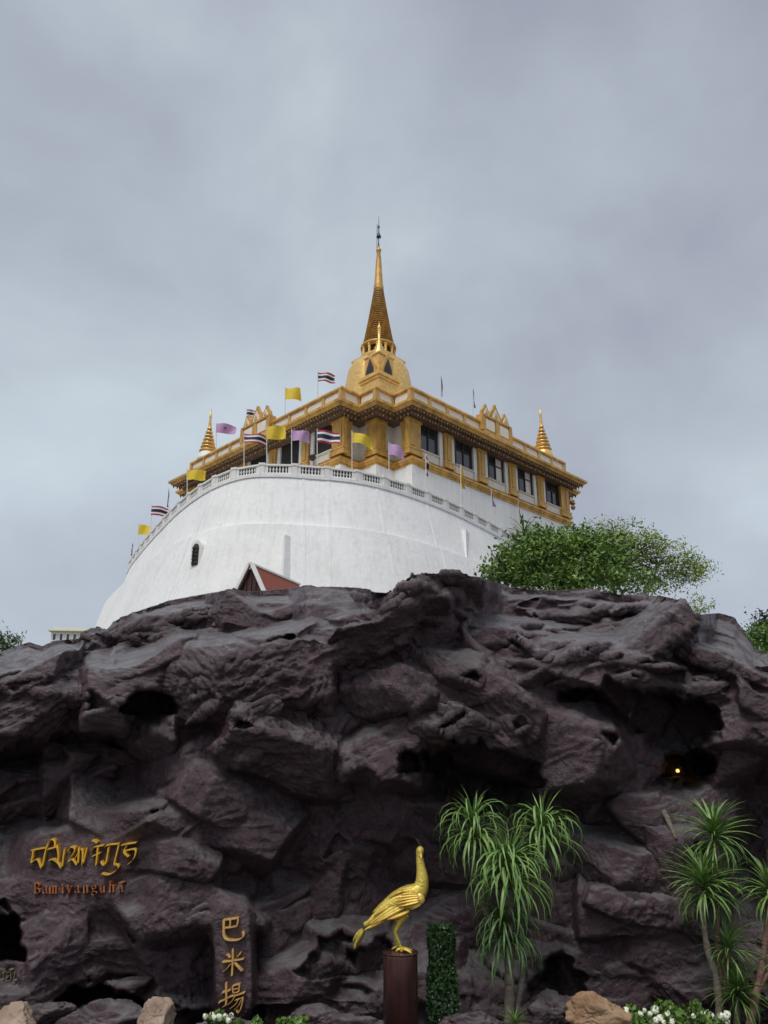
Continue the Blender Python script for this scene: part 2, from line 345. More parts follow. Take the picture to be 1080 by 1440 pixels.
def rock_grid():
    xs = np.concatenate([np.arange(-380,-20,4.0), np.arange(-20,1100,1.7), np.arange(1100,1460,4.0)])
    ny = 400
    cy = np.interp(xs, [c[0] for c in crest], [c[1] for c in crest])
    ly = np.interp(xs, [c[0] for c in lip], [c[1] for c in lip])
    tt = np.linspace(0, 1, ny)**1.12
    PX = np.repeat(xs[None,:], ny, 0); PY = cy[None,:] + (1520-cy[None,:])*tt[:,None]
    uy = np.interp(xs, [c[0] for c in ulip], [c[1] for c in ulip])
    UY = np.repeat(uy[None,:], ny, 0)
    LY = np.repeat(ly[None,:], ny, 0)
    u = (PX-540)/FPX; v = (720-PY)/FPX; F = cp - v*sp; U = sp + v*cp; E = U/F
    q = np.stack([PX.ravel()/150, PY.ravel()/150, np.zeros(PX.size)], 1)
    def nz2(scale, off): return pnoise(q*scale+np.array([off, off*1.7, off*.6])).reshape(PX.shape)
    wx = nz2(1.0,3)*24 + nz2(2.6,9)*10 + nz2(6,21)*2.5
    wy = nz2(1.0,13)*18 + nz2(2.6,19)*8 + nz2(6,31)*2
    X2 = PX+wx; Y2 = PY+wy
    # base: sloping top, steep bulging face, undercut wall
    def EL(y): v_ = (720-y)/FPX; return (sp+v_*cp)/(cp-v_*sp)
    LY = LY + nz2(.8,44)*16; UY = np.minimum(UY + nz2(.9,46)*10, LY-18)
    YL = 8.75 + nz2(.5,40)*.4; YU = YL + .95
    m_ = .31; Eu = EL(UY)
    ztop = YU*(Eu-m_)/np.minimum(E-m_, -.06)
    fr = np.clip((PY-UY)/(LY-UY), 0, 1); face = YU + (YL-YU)*(1-(1-fr)**1.7)
    below = np.clip((PY-LY)/45, 0, None)
    wall = YL + 1.05*(1-np.exp(-below*1.3)) - .25*np.clip((PY-LY-120)/300, 0, 1) - .75*np.clip((PY-1270)/150, 0, 1)
    Y = np.where(PY < UY, ztop, np.where(PY < LY, face, wall))
    def rid2(sc, off, ax=1.0, ay=1.0, rot=0):
        c, s_r = math.cos(rot), math.sin(rot)
        A_ = (X2*c+Y2*s_r)*ax/sc; B_ = (-X2*s_r+Y2*c)*ay/sc
        return (1-2.0*np.abs(pnoise(np.stack([A_.ravel()+off, B_.ravel()+off*.7, np.full(A_.size, off*.31)],1)))).reshape(Y.shape)
    YBASE = Y.copy()
    Y = Y - .22*rid2(120, 3, 1, 1.25, R(20)) - .06*rid2(50, 9, .8, 1.4, R(25))
    # boulders: chiselled convex blocks, found where the sight lines enter them
    rr = np.random.RandomState(5)
    XW = PX + wx*.55; YW = PY + wy*.55
    uW = (XW-540)/FPX; vW = (720-YW)/FPX; fW = cp - vW*sp; kW = sp + vW*cp
    def block(Y, cx, cyy, rx, ry, rot, dep, Yc, nf=13, bias=0.):
        bx = 1.7*max(rx, ry)
        c0, c1 = np.searchsorted(xs, cx-bx-40), np.searchsorted(xs, cx+bx+40)
        if c1-c0 < 2: return Y
        sub = (slice(None), slice(c0, c1))
        u_, f_, k_ = uW[sub], fW[sub], kW[sub]
        uc = (cx-540)/FPX; vc = (720-cyy)/FPX; Fc = cp-vc*sp; Uc = sp+vc*cp; sc_ = Yc/Fc
        C = np.array([uc*sc_, Yc, Uc*sc_])
        ex, ez, ey = rx*sc_/FPX, ry*sc_/FPX, dep
        cr_, sr_ = math.cos(R(-rot)), math.sin(R(-rot))
        ent = np.full(u_.shape, -1e9); ext = np.full(u_.shape, 1e9)
        for k in range(nf):
            n = rr.normal(size=3)
            if k < 5: n[1] = -abs(n[1])-.6
            if k == 5: n = np.array([rr.normal()*.3, -.35, 1.])
            if k == 6: n = np.array([rr.normal()*.3, -.4, -1.])
            n /= np.linalg.norm(n); d = rr.uniform(.74, 1.0)
            nl = n/np.array([ex, ey, ez]); nl = np.array([nl[0]*cr_-nl[2]*sr_, nl[1], nl[0]*sr_+nl[2]*cr_])
            den = nl[0]*u_ + nl[1]*f_ + nl[2]*k_; num = d + nl@C
            t_ = num/np.where(np.abs(den) < 1e-9, 1e-9, den)
            ent = np.where(den < 0, np.maximum(ent, t_), ent); ext = np.where(den > 0, np.minimum(ext, t_), ext)
        Yb = np.where(ent < ext, ent*f_, 1e9)
        Yb = np.where(Yb < Yc-dep*1.02, 1e9, Yb); Y = Y.copy(); Y[sub] = np.minimum(Y[sub], Yb); return Y
    def surf(cx, cyy):
        ci = min(np.searchsorted(xs, cx), len(xs)-1); ri = min(int(np.searchsorted(PY[:,ci], cyy)), ny-1); return Y[ri, ci]
    for (cx, cyy, rx, ry, rot, amp, st) in BOULD:
        Ys = surf(cx, min(cyy+ry*.35, 1500)); px_m = Ys/FPX
        dep = max(amp*1.15, .55*rx*px_m) if st == 't' else max(amp*1.5, .5*rx*px_m)
        amp *= 1.0 if st == 't' else 1.35; dep = min(dep, 1.6); Y = block(Y, cx, cyy, rx*1.10, ry*1.12, rot, dep, max(Ys - amp, 7.95) + dep*.86, 13 if st == 't' else 17)
    caves = np.zeros_like(Y); CN = nz2(4.5,51)*.7+nz2(11,57)*.35
    for (cx, cyy, rx, ry, dp) in CAVES:
        dx = (PX+wx*1.1-cx)/rx; dy = (PY+wy*1.1-cyy)/ry; rd = np.sqrt(dx*dx+dy*dy) + CN*.5
        edge = np.where(dy < 0, .25, .95)
        w = np.clip((1.08-rd)/edge, 0, 1); w = w*w*(3-2*w)*np.where(dy > -.2, np.clip(1.15-.75*(dy+.2), .1, 1), 1); caves = np.maximum(caves, dp*w)
    YB = Y.copy()
    def surf(cx, cyy):
        ci = min(np.searchsorted(xs, cx), len(xs)-1); ri = min(int(np.searchsorted(PY[:,ci], cyy)), ny-1); return YB[ri, ci]
    for k in range(230):
        cx = rr.uniform(-40, 1100); ci = np.searchsorted(xs, cx); cyy = cy[ci] + (uy[ci]-cy[ci])*rr.uniform(.03, .9)
        rx = 10+30*rr.rand()**1.5; ry = rx*rr.uniform(.3, .6); Ys = surf(cx, cyy); dep = rx*Ys/FPX*rr.uniform(.7, 1.2)
        Y = block(Y, cx, cyy, rx, ry, rr.uniform(-25, 10), dep, Ys + dep*rr.uniform(.3, .7), 11)
    for k in range(380):
        cx = rr.uniform(-60, 1140) if k < 240 else (rr.uniform(-350, -40) if k % 2 else rr.uniform(1120, 1430)); ci = np.searchsorted(xs, cx); cyy = rr.uniform(cy[ci]+8, 1470)
        tp = cyy < uy[ci]
        rx = 16+62*rr.rand()**1.8; ry = rx*rr.uniform(.45, 1.0)*(.5 if tp else 1)
        ci0 = (cx, cyy); Ys = surf(cx, cyy); px_m = Ys/FPX; dep = rx*px_m*rr.uniform(.6, 1.0)
        cvd = caves[min(int(np.searchsorted(PY[:,ci], cyy)), ny-1), ci]
        if cvd > .35 or (tp and k % 5 < 2): continue
        Y = block(Y, cx, cyy, rx, ry, rr.uniform(-40, 40) - (15 if cx < 600 else -10), dep, max(Ys + dep*rr.uniform(.35, .72), 7.9 + dep), 11)
    lim = .085 + 1.5*np.abs(np.gradient(YBASE, axis=0))
    for it in range(14):
        Y[1:] = np.minimum(Y[1:], Y[:-1]+lim[1:]); Y[:-1] = np.minimum(Y[:-1], Y[1:]+lim[:-1])
        Y[:,1:] = np.minimum(Y[:,1:], Y[:,:-1]+.08); Y[:,:-1] = np.minimum(Y[:,:-1], Y[:,1:]+.08)
    for it in range(1):
        Z = Y.copy(); Z[1:-1] = (Y[:-2]+2*Y[1:-1]+Y[2:])/4; Y = Z.copy(); Y[:,1:-1] = (Z[:,:-2]+2*Z[:,1:-1]+Z[:,2:])/4
    # narrow slits between blocks are packed shallow, as in modelled rockwork
    def mov(A, fn, ax, r):
        out = A.copy()
        for d in range(1, r+1):
            if ax == 0: out[d:] = fn(out[d:], A[:-d]); out[:-d] = fn(out[:-d], A[d:])
            else: out[:,d:] = fn(out[:,d:], A[:,:-d]); out[:,:-d] = fn(out[:,:-d], A[:,d:])
        return out
    O = mov(mov(Y, np.minimum, 0, 8), np.minimum, 1, 11); O = mov(mov(O, np.maximum, 0, 8), np.maximum, 1, 11)
    ex_ = Y-O; Y = O + np.where(ex_ > .10, .10+.16*(1-np.exp(-(ex_-.10)/.16)), ex_)
    Y = Y + caves
    amod = np.clip(.75+nz2(.9,77)*.9, .2, 1.5)
    Y = Y - amod*.022*rid2(22, 15, .7, 1.6, R(-18))
    B = Y
    PW = np.zeros_like(B)
    for i, (cx, cyy, rx, ry, off) in enumerate(PANELS):
        dx = np.abs((PX+wx*.3-cx)/rx); dy = np.abs((PY+wy*.3-cyy)/ry); rd = (dx**4+dy**4)**(1/4.)
        yp = float(np.percentile(Y[rd < 1], 35)) - off; PLANE[i] = yp
        w = np.clip((1.35-rd)/.45, 0, 1); w = w*w*(3-2*w); yp = min(yp, 7.94) if i == 1 else yp; w = w*(.95 if i == 1 else .72); Y = Y*(1-w) + (yp)*w; PW = np.maximum(PW, w)
    Y = np.clip(Y, 6.2, 24)
    s_ = Y/F
    V = np.stack([u*s_, Y, EYE+U*s_], -1)
    # 3d relief along the normals: folds, creases, crumbs
    gy_ = np.gradient(V, axis=0); gx_ = np.gradient(V, axis=1)
    Nn = np.cross(gy_, gx_); Nn /= np.linalg.norm(Nn, axis=2, keepdims=True)+1e-9
    flip = np.sum(Nn*(V-np.array([0,0,EYE])), axis=2) > 0; Nn[flip] *= -1
    cell = np.maximum(np.linalg.norm(gy_, axis=2), np.linalg.norm(gx_, axis=2)).ravel()
    p = V.reshape(-1,3)
    w3 = np.stack([pnoise(p*1.1+5), pnoise(p*1.1+17), pnoise(p*1.1+31)], 1)
    pw = p + w3*.45
    def tilt_(tl): return np.stack([pw[:,0]*math.cos(tl)+pw[:,2]*math.sin(tl), pw[:,1], -pw[:,0]*math.sin(tl)+pw[:,2]*math.cos(tl)], 1)*np.array([.8,1,1.5])
    pA, pB = tilt_(R(24)), tilt_(R(-38)); mk_ = np.clip(.5+pnoise(p*.7+91)*2.2, 0, 1)
    def oc(sc): return np.clip(.42/(sc*cell+1e-6)-.35, 0, 1)
    def rid(sc, off): return oc(sc)*(.55-1.9*np.abs(mk_*pnoise(pA*sc+off)+(1-mk_)*pnoise(pB*sc+off+40)))
    md = np.clip(.6+pnoise(p*.9+61)*1.7, .08, 1.7)
    D = .030*rid(1.4,2) + md*(.026*rid(3.0,7) + .027*rid(6.2,12)) + .0165*rid(12.5,3) + .0075*rid(25,8) + .02*pnoise(p*.9+3)
    lowd = np.clip(1.0-.36*np.clip((PY-LY+10)/60, 0, 1), .4, 1).ravel(); D = D*lowd
    D = D.reshape(B.shape)*(1-.45*PW)
    V = V + Nn*D[...,None]
    # rows behind the crest: the far side falls away to the ground
    t0 = V[0]; rows = []
    for k, (dy, fz) in enumerate(((.5,.99),(1.4,.95),(2.6,.82),(3.6,.5),(4.4,-.05))):
        rw = t0.copy(); rw[:,1] += dy; rw[:,0] *= (1+dy*.01); rw[:,2] = t0[:,2]*fz
        rows.append(rw)
    V = np.concatenate([np.array(rows[::-1]), V], 0)
    n1, n2 = V.shape[:2]
    I = np.arange(n1*n2).reshape(n1, n2)
    Fq = np.stack([I[:-1,:-1], I[1:,:-1], I[1:,1:], I[:-1,1:]], -1).reshape(-1,4)
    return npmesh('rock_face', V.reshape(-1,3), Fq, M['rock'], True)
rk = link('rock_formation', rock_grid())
tag(rk, 'huge dark purplish grey rock outcrop with overhanging ledges, below the white mound', 'rock')

def stone(name, loc, r, seed, material, parent=None, squash=(1,1,.8), sub=5, amp=.5):
    import bmesh
    bm = bmesh.new(); bmesh.ops.create_icosphere(bm, subdivisions=sub, radius=1)
    V = np.array([v.co[:] for v in bm.verts]); rs = np.random.RandomState(seed)
    lim = np.full(len(V), 9.0)
    for k in range(11):
        d = rs.normal(size=3); d /= np.linalg.norm(d); c = V@d
        lim = np.minimum(lim, np.where(c > .05, rs.uniform(.55,.92)/np.maximum(c, .05), 9))
    rad = np.minimum(1.05, lim)*(1+amp*.35*pnoise(V*1.8+seed)+amp*.22*(1-2*np.abs(pnoise(V*4+seed)))+amp*.1*pnoise(V*11+seed))
    V2 = V*rad[:,None]*np.array(squash)*r
    for v, c in zip(bm.verts, V2): v.co = c
    me = bpy.data.meshes.new(name); bm.to_mesh(me); bm.free(); me.materials.append(material)
    me.polygons.foreach_set('use_smooth', [True]*len(me.polygons))
    return link(name, me, parent, loc)
#@@BUILD
# ------------------------------------------------------------------ the temple hall on the mound
CX, CY = -0.7, 85.0
HA, HS = 17.4, 2.26
def plan(o, a=HA, s=HS):
    """redented square, grown outward by o"""
    c1 = [(-a-o, -a+2*s-o*.0), (-a+s-o, -a+2*s), (-a+s-o, -a+s-o), (-a+2*s, -a+s-o), (-a+2*s, -a-o)]
    c1 = [(-a-o, -a+2*s-o), (-a+s-o, -a+2*s-o), (-a+s-o, -a+s-o), (-a+2*s-o, -a+s-o), (-a+2*s-o, -a-o)]
    P = []
    for k in range(4):
        c, sn = round(math.cos(k*math.pi/2)), round(math.sin(k*math.pi/2))
        P += [(x*c-y*sn, x*sn+y*c) for x, y in c1]
    return P
hall = thing('temple_hall', 'square white and gold temple hall with bracketed eaves and dark windows', 'temple', (CX, CY, 0), R(45))
plan(0)
def layers(name, m, ls, parent=hall):
    b = MB()
    for o0, o1, z0, z1 in ls: b.prism(plan(o0), z0, z1, top=plan(o1))
    return b.build(name, m, parent)
layers('plinth', M['plaster'], [(.05,.05,0,28.36)])
layers('base_cornice', M['gold'], [(.14,.10,28.363,28.6),(.16,.26,28.6,28.82),(.36,.36,28.82,29.0),(.16,.16,29.0,29.2),(.24,-.1,29.2,29.4)])
layers('wall', M['cream'], [(-.40,-.40,29.403,33.3)])
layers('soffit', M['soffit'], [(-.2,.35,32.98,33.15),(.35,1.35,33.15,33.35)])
layers('eave', M['gold'], [(1.45,1.6,33.353,33.6),(1.75,1.75,33.6,33.85),(1.5,.15,33.85,34.5)])
layers('parapet_base', M['gold'], [(.1,.0,34.5,34.95)])
layers('parapet_wall', M['soffit'], [(-.35,-.35,34.95,36.0)])
layers('parapet_rail', M['gold'], [(.06,.16,35.86,36.0),(.16,.10,36.0,36.22)])
layers('roof_deck', M['white'], [(-.5,-.5,34.96,35.2)])
pw = plan(0); nP = len(pw)
def edges(o):
    P = plan(o)
    for i in range(nP):
        p, q = Vector((*P[i], 0)), Vector((*P[(i+1) % nP], 0)); yield i, p, q
# only the two faces and corners seen from the front need the small parts
def seen(p): return (p.x + p.y) < 6.5
post_m = {}
def put(name, mesh, parent, x, y, z, rot):
    o = link(name, mesh, parent, (x, y, z), rot); return o
b = MB(); b.box(-.16,.16,-.12,.12,0,.92); pm_post = b.mesh('parapet_post', M['goldlt'])
b = MB(); b.box(-.30,.30,-.16,.16,0,.92); b.box(-.36,.36,-.22,.22,.0,.12); pm_post2 = b.mesh('corner_post', M['goldlt'])
def panel_mesh(L):
    b = MB(); b.box(-L/2,L/2,-.05,.05,0,.9); b.box(-L/2+.12,L/2-.12,-.075,-.0505,.12,.78); return b.mesh('parapet_panel', M['cream'])
pmc = {}
for i, p, q in edges(-.02):
    if not seen((p+q)/2): continue
    d = q-p; L = d.length; n = max(1, round(L/2.57)); dr = d.normalized(); ang = math.atan2(dr.y, dr.x); seg = L/n
    nrm = Vector((dr.y, -dr.x, 0))
    key = round(seg, 2)
    if key not in pmc: pmc[key] = panel_mesh(seg-.34)
    for k in range(n):
        c = p + dr*seg*(k+.5) - nrm*.08; put('parapet_panel', pmc[key], hall, c.x, c.y, 34.952, ang)
        if k: c = p + dr*seg*k - nrm*.02; put('parapet_post', pm_post, hall, c.x, c.y, 34.953, ang)
for k, (x, y) in enumerate(plan(-.1)):
    if seen(Vector((x, y, 0))): 
        s_ = 1; put('parapet_post', pm_post2, hall, x, y, 34.954, R(0))
# eave brackets (two hanging rows), too small to pick apart singly
b = MB()
for o, z0, z1, sp_, wd in ((1.28, 33.08, 33.345, .40, .19), (.80, 32.84, 33.16, .40, .17)):
    for i, p, q in edges(o):
        if not seen((p+q)/2): continue
        d = q-p; L = d.length; n = int(L/sp_); dr = d.normalized(); nr = Vector((dr.y, -dr.x, 0))
        for k in range(n+1):
            c = p+dr*(L*k/max(n,1)); zt = z1; r = wd/2
            k0 = len(b.v)
            for (rr_, zz) in ((r*.8, zt), (r*1.15, zt-.16), (r*.75, z0+.07), (.02, z0-.05)):
                for t in range(6): b.v.append((c.x+rr_*math.cos(t*1.047), c.y+rr_*math.sin(t*1.047), zz))
            for j in range(3):
                for t in range(6): b.f.append((k0+j*6+t, k0+(j+1)*6+t, k0+(j+1)*6+(t+1)%6, k0+j*6+(t+1)%6)); b.m.append((k+j) % 2 if j == 1 else 0)
o = b.build('eave_bracket', [M['bracket'], M['goldlt']], hall); o['kind'] = 'stuff'
# pilasters, windows on the long faces
def pil_mesh(w, dp):
    b = MB(); z0, z1 = 29.405, 32.975
    b.box(-w/2, w/2, -dp, 0, z0, z1); b.box(-w*.2, w*.2, -dp-.08, -dp+.02, z0+.9, z1-.1)
    b.box(-w/2-.18, w/2+.18, -dp-.18, 0, z0, z0+.3); b.box(-w/2-.10, w/2+.10, -dp-.10, 0, z0+.3, z0+.55); b.box(-w/2-.14, w/2+.14, -dp-.14, 0, z0+.55, z0+.72)
    b.box(-w/2-.12, w/2+.12, -dp-.12, 0, z1-.3, z1)
    return b.mesh('pilaster', M['gold'])
pilm = pil_mesh(1.0, .42)
b = MB(); b.box(-.24,.24,-.22,0,29.406,32.97); strip = b.mesh('wall_strip', M['white'])
WW, WZ0, WZ1 = 2.3, 30.5, 32.96
b = MB(); b.box(-WW/2-.14,-WW/2,-.16,.05,WZ0-.14,WZ1); b.box(WW/2,WW/2+.14,-.16,.05,WZ0-.14,WZ1); b.box(-WW/2,WW/2,-.16,.05,WZ0-.14,WZ0)
b.box(-.05,.05,-.10,.02,WZ0,WZ1); b.box(-WW/2,-.05,-.09,.02,WZ0+1.55,WZ0+1.63); b.box(.05,WW/2,-.09,.02,WZ0+1.55,WZ0+1.63)
wfr = b.mesh('window', M['frame'])
b = MB(); b.quad((-WW/4+.05,0,WZ0),(WW/4-.05,0,WZ0),(WW/4-.05,0,WZ1),(-WW/4+.05,0,WZ1)); pane = b.mesh('pane', M['glass'])
b = MB(); b.box(-WW/2-.2,WW/2+.2,-.16,.05,29.45,WZ0-.15); b.box(-WW/2-.3,WW/2+.3,-.32,.05,WZ0-.24,WZ0-.143); sillm = b.mesh('sill_panel', M['cream'])
b = MB(); b.tube([(-.75,.6,33.0-.35),(.75,.6,33.0-.35)], .07); ltube = b.mesh('lamp_tube', M['tube'])
b = MB(); b.box(-WW/2,WW/2,.02,2.2,WZ0,WZ1-.01)
b.f.pop(3); b.m.pop(3); b.f = [f for j, f in enumerate(b.f) if j != 2]; b.m = b.m[:len(b.f)]
b = MB(); b.box(-WW/2-.12,WW/2+.12,-.165,.04,WZ0-.1,WZ1); room2 = b.mesh('opening', M['void'])
f0 = -HA+2*HS; bay = (2*HA-4*HS)/5
for face in (0, 1):
    def fp(t, inset):    # point along face; face 0 = right face (y=-a), face 1 = left face (x=-a)
        return (t, -HA+inset, 0) if face == 0 else (-HA+inset, t, R(-90))
    for k in range(6):
        t = f0 + bay*k
        if k in (0, 5): t += (-.1 if k else .1)
        x, y, r = fp(t, .40); put('pilaster', pilm, hall, x, y, 0, r)
        for d in (-.86, .86):
            if (k == 0 and d < 0) or (k == 5 and d > 0): continue
            x, y, r = fp(t+d, .40); put('wall_strip', strip, hall, x, y, 0, r)
    for k in range(5):
        t = f0 + bay*(k+.5); x, y, r = fp(t, .37)
        openw = (face == 1) or k in (2, 3)
        if face == 1: put('opening', room2, hall, x, y, 0, r)
        w = put('window', wfr, hall, x, y, 0, r); put('sill_panel', sillm, hall, x, y, 0.002, r)
        for sx in (-1, 1):
            if openw and sx > 0: continue
            link('pane', pane, w, (sx*(WW/4), .0, 0))
        if openw and (face == 0 or k == 3): link('lamp_tube', ltube, w, (0, -.45, .1))
# corner walls with gold corner piers
b = MB(); z0, z1 = 29.407, 32.972
def pier(c, w):
    b = MB(); x, y = 0, 0
    for w_, a, c_ in ((w, z0, z1), (w+.34, z0, z0+.34), (w+.2, z0+.34, z0+.58), (w+.28, z0+.58, z0+.74), (w+.22, z1-.3, z1), (w*.5, z0+.9, z1-.31)):
        e = .07 if w_ == w*.5 else 0
        b.box(-w_/2-(.05 if e else 0), w_/2+(.05 if e else 0), -w_/2-(.05 if e else 0), w_/2+(.05 if e else 0), a, c_) if not e else None
    return b.mesh('corner_pier', M['gold'])
pm_ = pier(None, 1.25)
for i, (x, y) in enumerate(plan(-.62)):
    if i % 5 in (0, 2, 4) and seen(Vector((x, y, 0))): put('corner_pier', pm_, hall, x, y, 0, 0)
b = MB(); b.box(-.35,.35,-.35,.35,0,28.358); pp = b.mesh('plinth_pier', M['white'])
for i, (x, y) in enumerate(plan(-.22)):
    if i % 5 in (0, 2, 4) and seen(Vector((x, y, 0))): put('plinth_pier', pp, hall, x, y, 0, 0)
# raised parapet blocks with three pointed antefixes, middle of both faces
def antefix():
    b = MB()
    prof = [(-.62,0),(-.55,.5),(-.42,.9),(-.22,1.3),(0,1.95),(.22,1.3),(.42,.9),(.55,.5),(.62,0)]
    inn = [(x*.55, z*.6+.12) for x, z in prof]
    def slab(P, y0, y1, m):
        k = len(b.v); n = len(P)
        b.v += [(x, y0, z) for x, z in P]+[(x, y1, z) for x, z in P]
        b.f.append(tuple(k+i for i in range(n))); b.m.append(m); b.f.append(tuple(k+n+i for i in reversed(range(n)))); b.m.append(m)
        for i in range(n): b.f.append((k+i, k+n+i, k+n+(i+1)%n, k+(i+1)%n)); b.m.append(m)
    slab(prof, -.16, .16, 0); slab(inn, -.24, -.162, 1); slab([(x*.5, z*.5+.15) for x, z in inn], -.28, -.242, 0)
    return b.mesh('antefix', [M['gold'], M['cream']])
anm = antefix()
b = MB(); b.box(-2.3,2.3,-.3,.45,34.9,36.75); b.box(-2.45,2.45,-.42,.5,36.75,36.95); b.box(-2.4,2.4,-.38,.48,34.9,35.15); b.box(-2.55,-2.05,-.4,.45,35.15,36.75); b.box(2.05,2.55,-.4,.45,35.15,36.75); b.box(-.3,.3,-.38,0,35.15,36.75)
pblock = b.mesh('crest_block', M['gold'])
b = MB(); b.box(-.72,.72,-.06,0,35.4,36.5); cpan = b.mesh('crest_panel', M['cream'])
for face, t in ((0, -.2), (1, .2)):
    x, y, r = (t, -HA, 0) if face == 0 else (-HA, t, R(-90))
    cb = put('parapet_crest', pblock, hall, x, y, 0, r)
    for d in (-1.18, 1.18): link('crest_panel', cpan, cb, (d, -.305, 0))
    for d, sc in ((-1.62, .82), (0, 1.12), (1.62, .82)):
        a_ = link('antefix', anm, cb, (d, -.05, 36.95)); a_.scale = (sc*1.5, 1, sc*.86)
    for d in (2.3 if face == 0 else -2.3,):
        b = MB(); b.lathe([(.2,36.95),(.24,37.1),(.1,37.3),(.14,37.5),(.05,37.9),(.01,38.5)], 8); link('spike', b.mesh('spike', M['gold']), cb, (d, 0, 0))
# upturned ornaments at the eave tips of the side corners
for (x, y) in (plan(1.6)[6], plan(1.6)[8], plan(1.6)[9], plan(1.6)[16], plan(1.6)[18], plan(1.6)[15]):
    b = MB(); b.lathe([(.22,-.9),(.3,-.6),(.16,-.4),(.34,-.15),(.2,0),(.26,.2),(.08,.5),(.02,.9)], 8)
    link('eave_tip', b.mesh('eave_tip', M['bracket']), hall, (x, y, 33.6))

# ------------------------------------------------------------------ golden stupa
st = thing('golden_stupa', 'tall golden stupa with ringed cone and thin finial on the hall roof', 'stupa', (CX, CY, 0), R(45))
def lz(name, prof, m, n=48, parent=st, smooth=True, sq=False):
    b = MB(); b.lathe(prof, n, sq=sq); o = b.build(name, m, parent, smooth); return o
lz('drum_base', [(5.6,35.0),(5.6,37.5),(5.2,37.6),(5.2,39.2),(4.8,39.3),(4.8,41.0)], M['leafgold'], smooth=False)
bellp = [(4.75,41.0),(4.8,41.3),(4.5,41.6),(4.62,42.0),(4.55,43.2),(4.38,45),(4.18,46.8),(4.02,48.2),(3.8,49.4),(3.35,50.3),(2.7,50.7)]
lz('bell', bellp, M['leafgold'], 64)
lz('bell_rim', [(4.72,43.2),(4.78,43.35),(4.72,43.5),(4.5,43.55)], M['gold'], 64)
hs = 1/math.cos(math.pi/4)
b = MB()
for h, z0, z1 in ((2.15,50.2,50.75),(2.25,50.75,50.95),(2.42,50.95,51.15),(2.3,51.15,51.3)):
    b.box(-h,h,-h,h,z0,z1)
b.build('square_throne', M['leafgold'], st)
lz('colonnade_core', [(1.55,51.3),(1.55,52.85)], M['brown'], 24, smooth=False)
b = MB(); b.lathe([(.17,51.3),(.17,52.6),(.24,52.66),(.24,52.85)], 8); cm = b.mesh('column', M['leafgold'])
for k in range(12): link('column', cm, st, (2.0*math.cos(k*math.pi/6+.2), 2.0*math.sin(k*math.pi/6+.2), 0))
lz('colonnade_ring', [(1.9,51.301),(2.3,51.31),(2.3,51.5),(1.9,51.5)], M['leafgold'], 32, smooth=False)
prof = [(2.25,52.85),(2.25,53.15),(2.0,53.25)]
n = 24; z = 53.25; zt = 61.6
for k in range(n):
    f0_, f1_ = k/n, (k+1)/n; r0 = 1.98*(1-f0_)**1.08+.62*(f0_); r0 = 1.98-(1.98-.63)*(f0_**.86); r1 = 1.98-(1.98-.63)*(f1_**.86)
    za, zb = z+(zt-z)*f0_, z+(zt-z)*f1_; h = zb-za
    prof += [(r0*.78, za+.02*h), (r0*.97, za+.16*h), (r0*1.04, za+.32*h), (r0*.97, za+.46*h), (r1*.76, za+.54*h)]
prof += [(.6,61.6)]
lz('ringed_cone', prof, M['gold'], 32)
lz('cone_core', [(1.98-(1.98-.63)*(q**.86))*.93 and ((1.98-(1.98-.63)*(q**.86))*.905, 53.22+(61.55-53.22)*q) for q in np.linspace(0,1,14)], M['groove'], 32)
lz('cone_tip', [(.58,61.6),(.68,61.7),(.62,61.9),(.66,62.1),(.56,62.6),(.50,63.6),(.36,66.2),(.22,67.6),(.34,67.75),(.36,67.95),(.24,68.1),(.16,68.4)], M['gold'], 20)
b = MB(); b.tube([(-.16,.16,66.5),(-.16,.16,70.3),(-.15,.15,72.0)], .045, 6); b.build('mast', M['dark'], st)
lz('finial', [(.1,68.4),(.06,69.3),(.05,69.9),(.34,70.0),(.30,70.1),(.10,70.7),(.05,71.2),(.12,71.5),(.14,71.7),(.05,71.9),(.02,73.4)], M['dark'], 10)
# niche shrine on the roof, corner towards the viewer
sh = thing('niche_shrine', 'small golden niche shrine with a ringed spirelet at the front roof corner', 'shrine', (WZ(533,532,40.6).x, 70.0, 0), R(45))
b = MB()
for h, z0, z1 in ((1.32,35.2,39.7),(1.42,39.7,40.0),(1.55,40.0,40.25),(1.4,40.25,40.5),(1.05,40.5,42.7),(1.15,42.7,42.9)): b.box(-h,h,-h,h,z0,z1)
b.build('body', M['leafgold'], sh)
for r in (0, -90):
    b = MB(); P = [(-.8,0),(-.72,.8),(-.5,1.4),(0,2.5),(.5,1.4),(.72,.8),(.8,0)]
    for sc, y0, y1, m in ((1,-.22,0,0),(.72,-.27,-.222,1),(.42,-.31,-.272,2)):
        k = len(b.v); Q = [(x*sc, z*sc+.02) for x, z in P]; nn = len(Q)
        b.v += [(x,y0,z) for x,z in Q]+[(x,y1,z) for x,z in Q]; b.f.append(tuple(k+i for i in range(nn))); b.m.append(m)
        for i in range(nn): b.f.append((k+i,k+nn+i,k+nn+(i+1)%nn,k+(i+1)%nn)); b.m.append(m)
    x, y = (0,-1.06) if r == 0 else (-1.06, 0)
    link('niche', b.mesh('niche', [M['goldlt'], M['brown'], M['ceramic']]), sh, (x, y, 40.5), R(r))
lz('spirelet', [(.95,42.9),(1.0,43.1),(.7,43.2),(.78,43.45),(.55,43.55),(.62,43.8),(.42,43.9),(.48,44.15),(.3,44.25),(.34,44.5),(.2,44.6),(.24,44.9),(.12,45.0),(.17,46.4),(.2,46.6),(.08,46.8),(.02,47.3)], M['leafgold'], 16, sh)
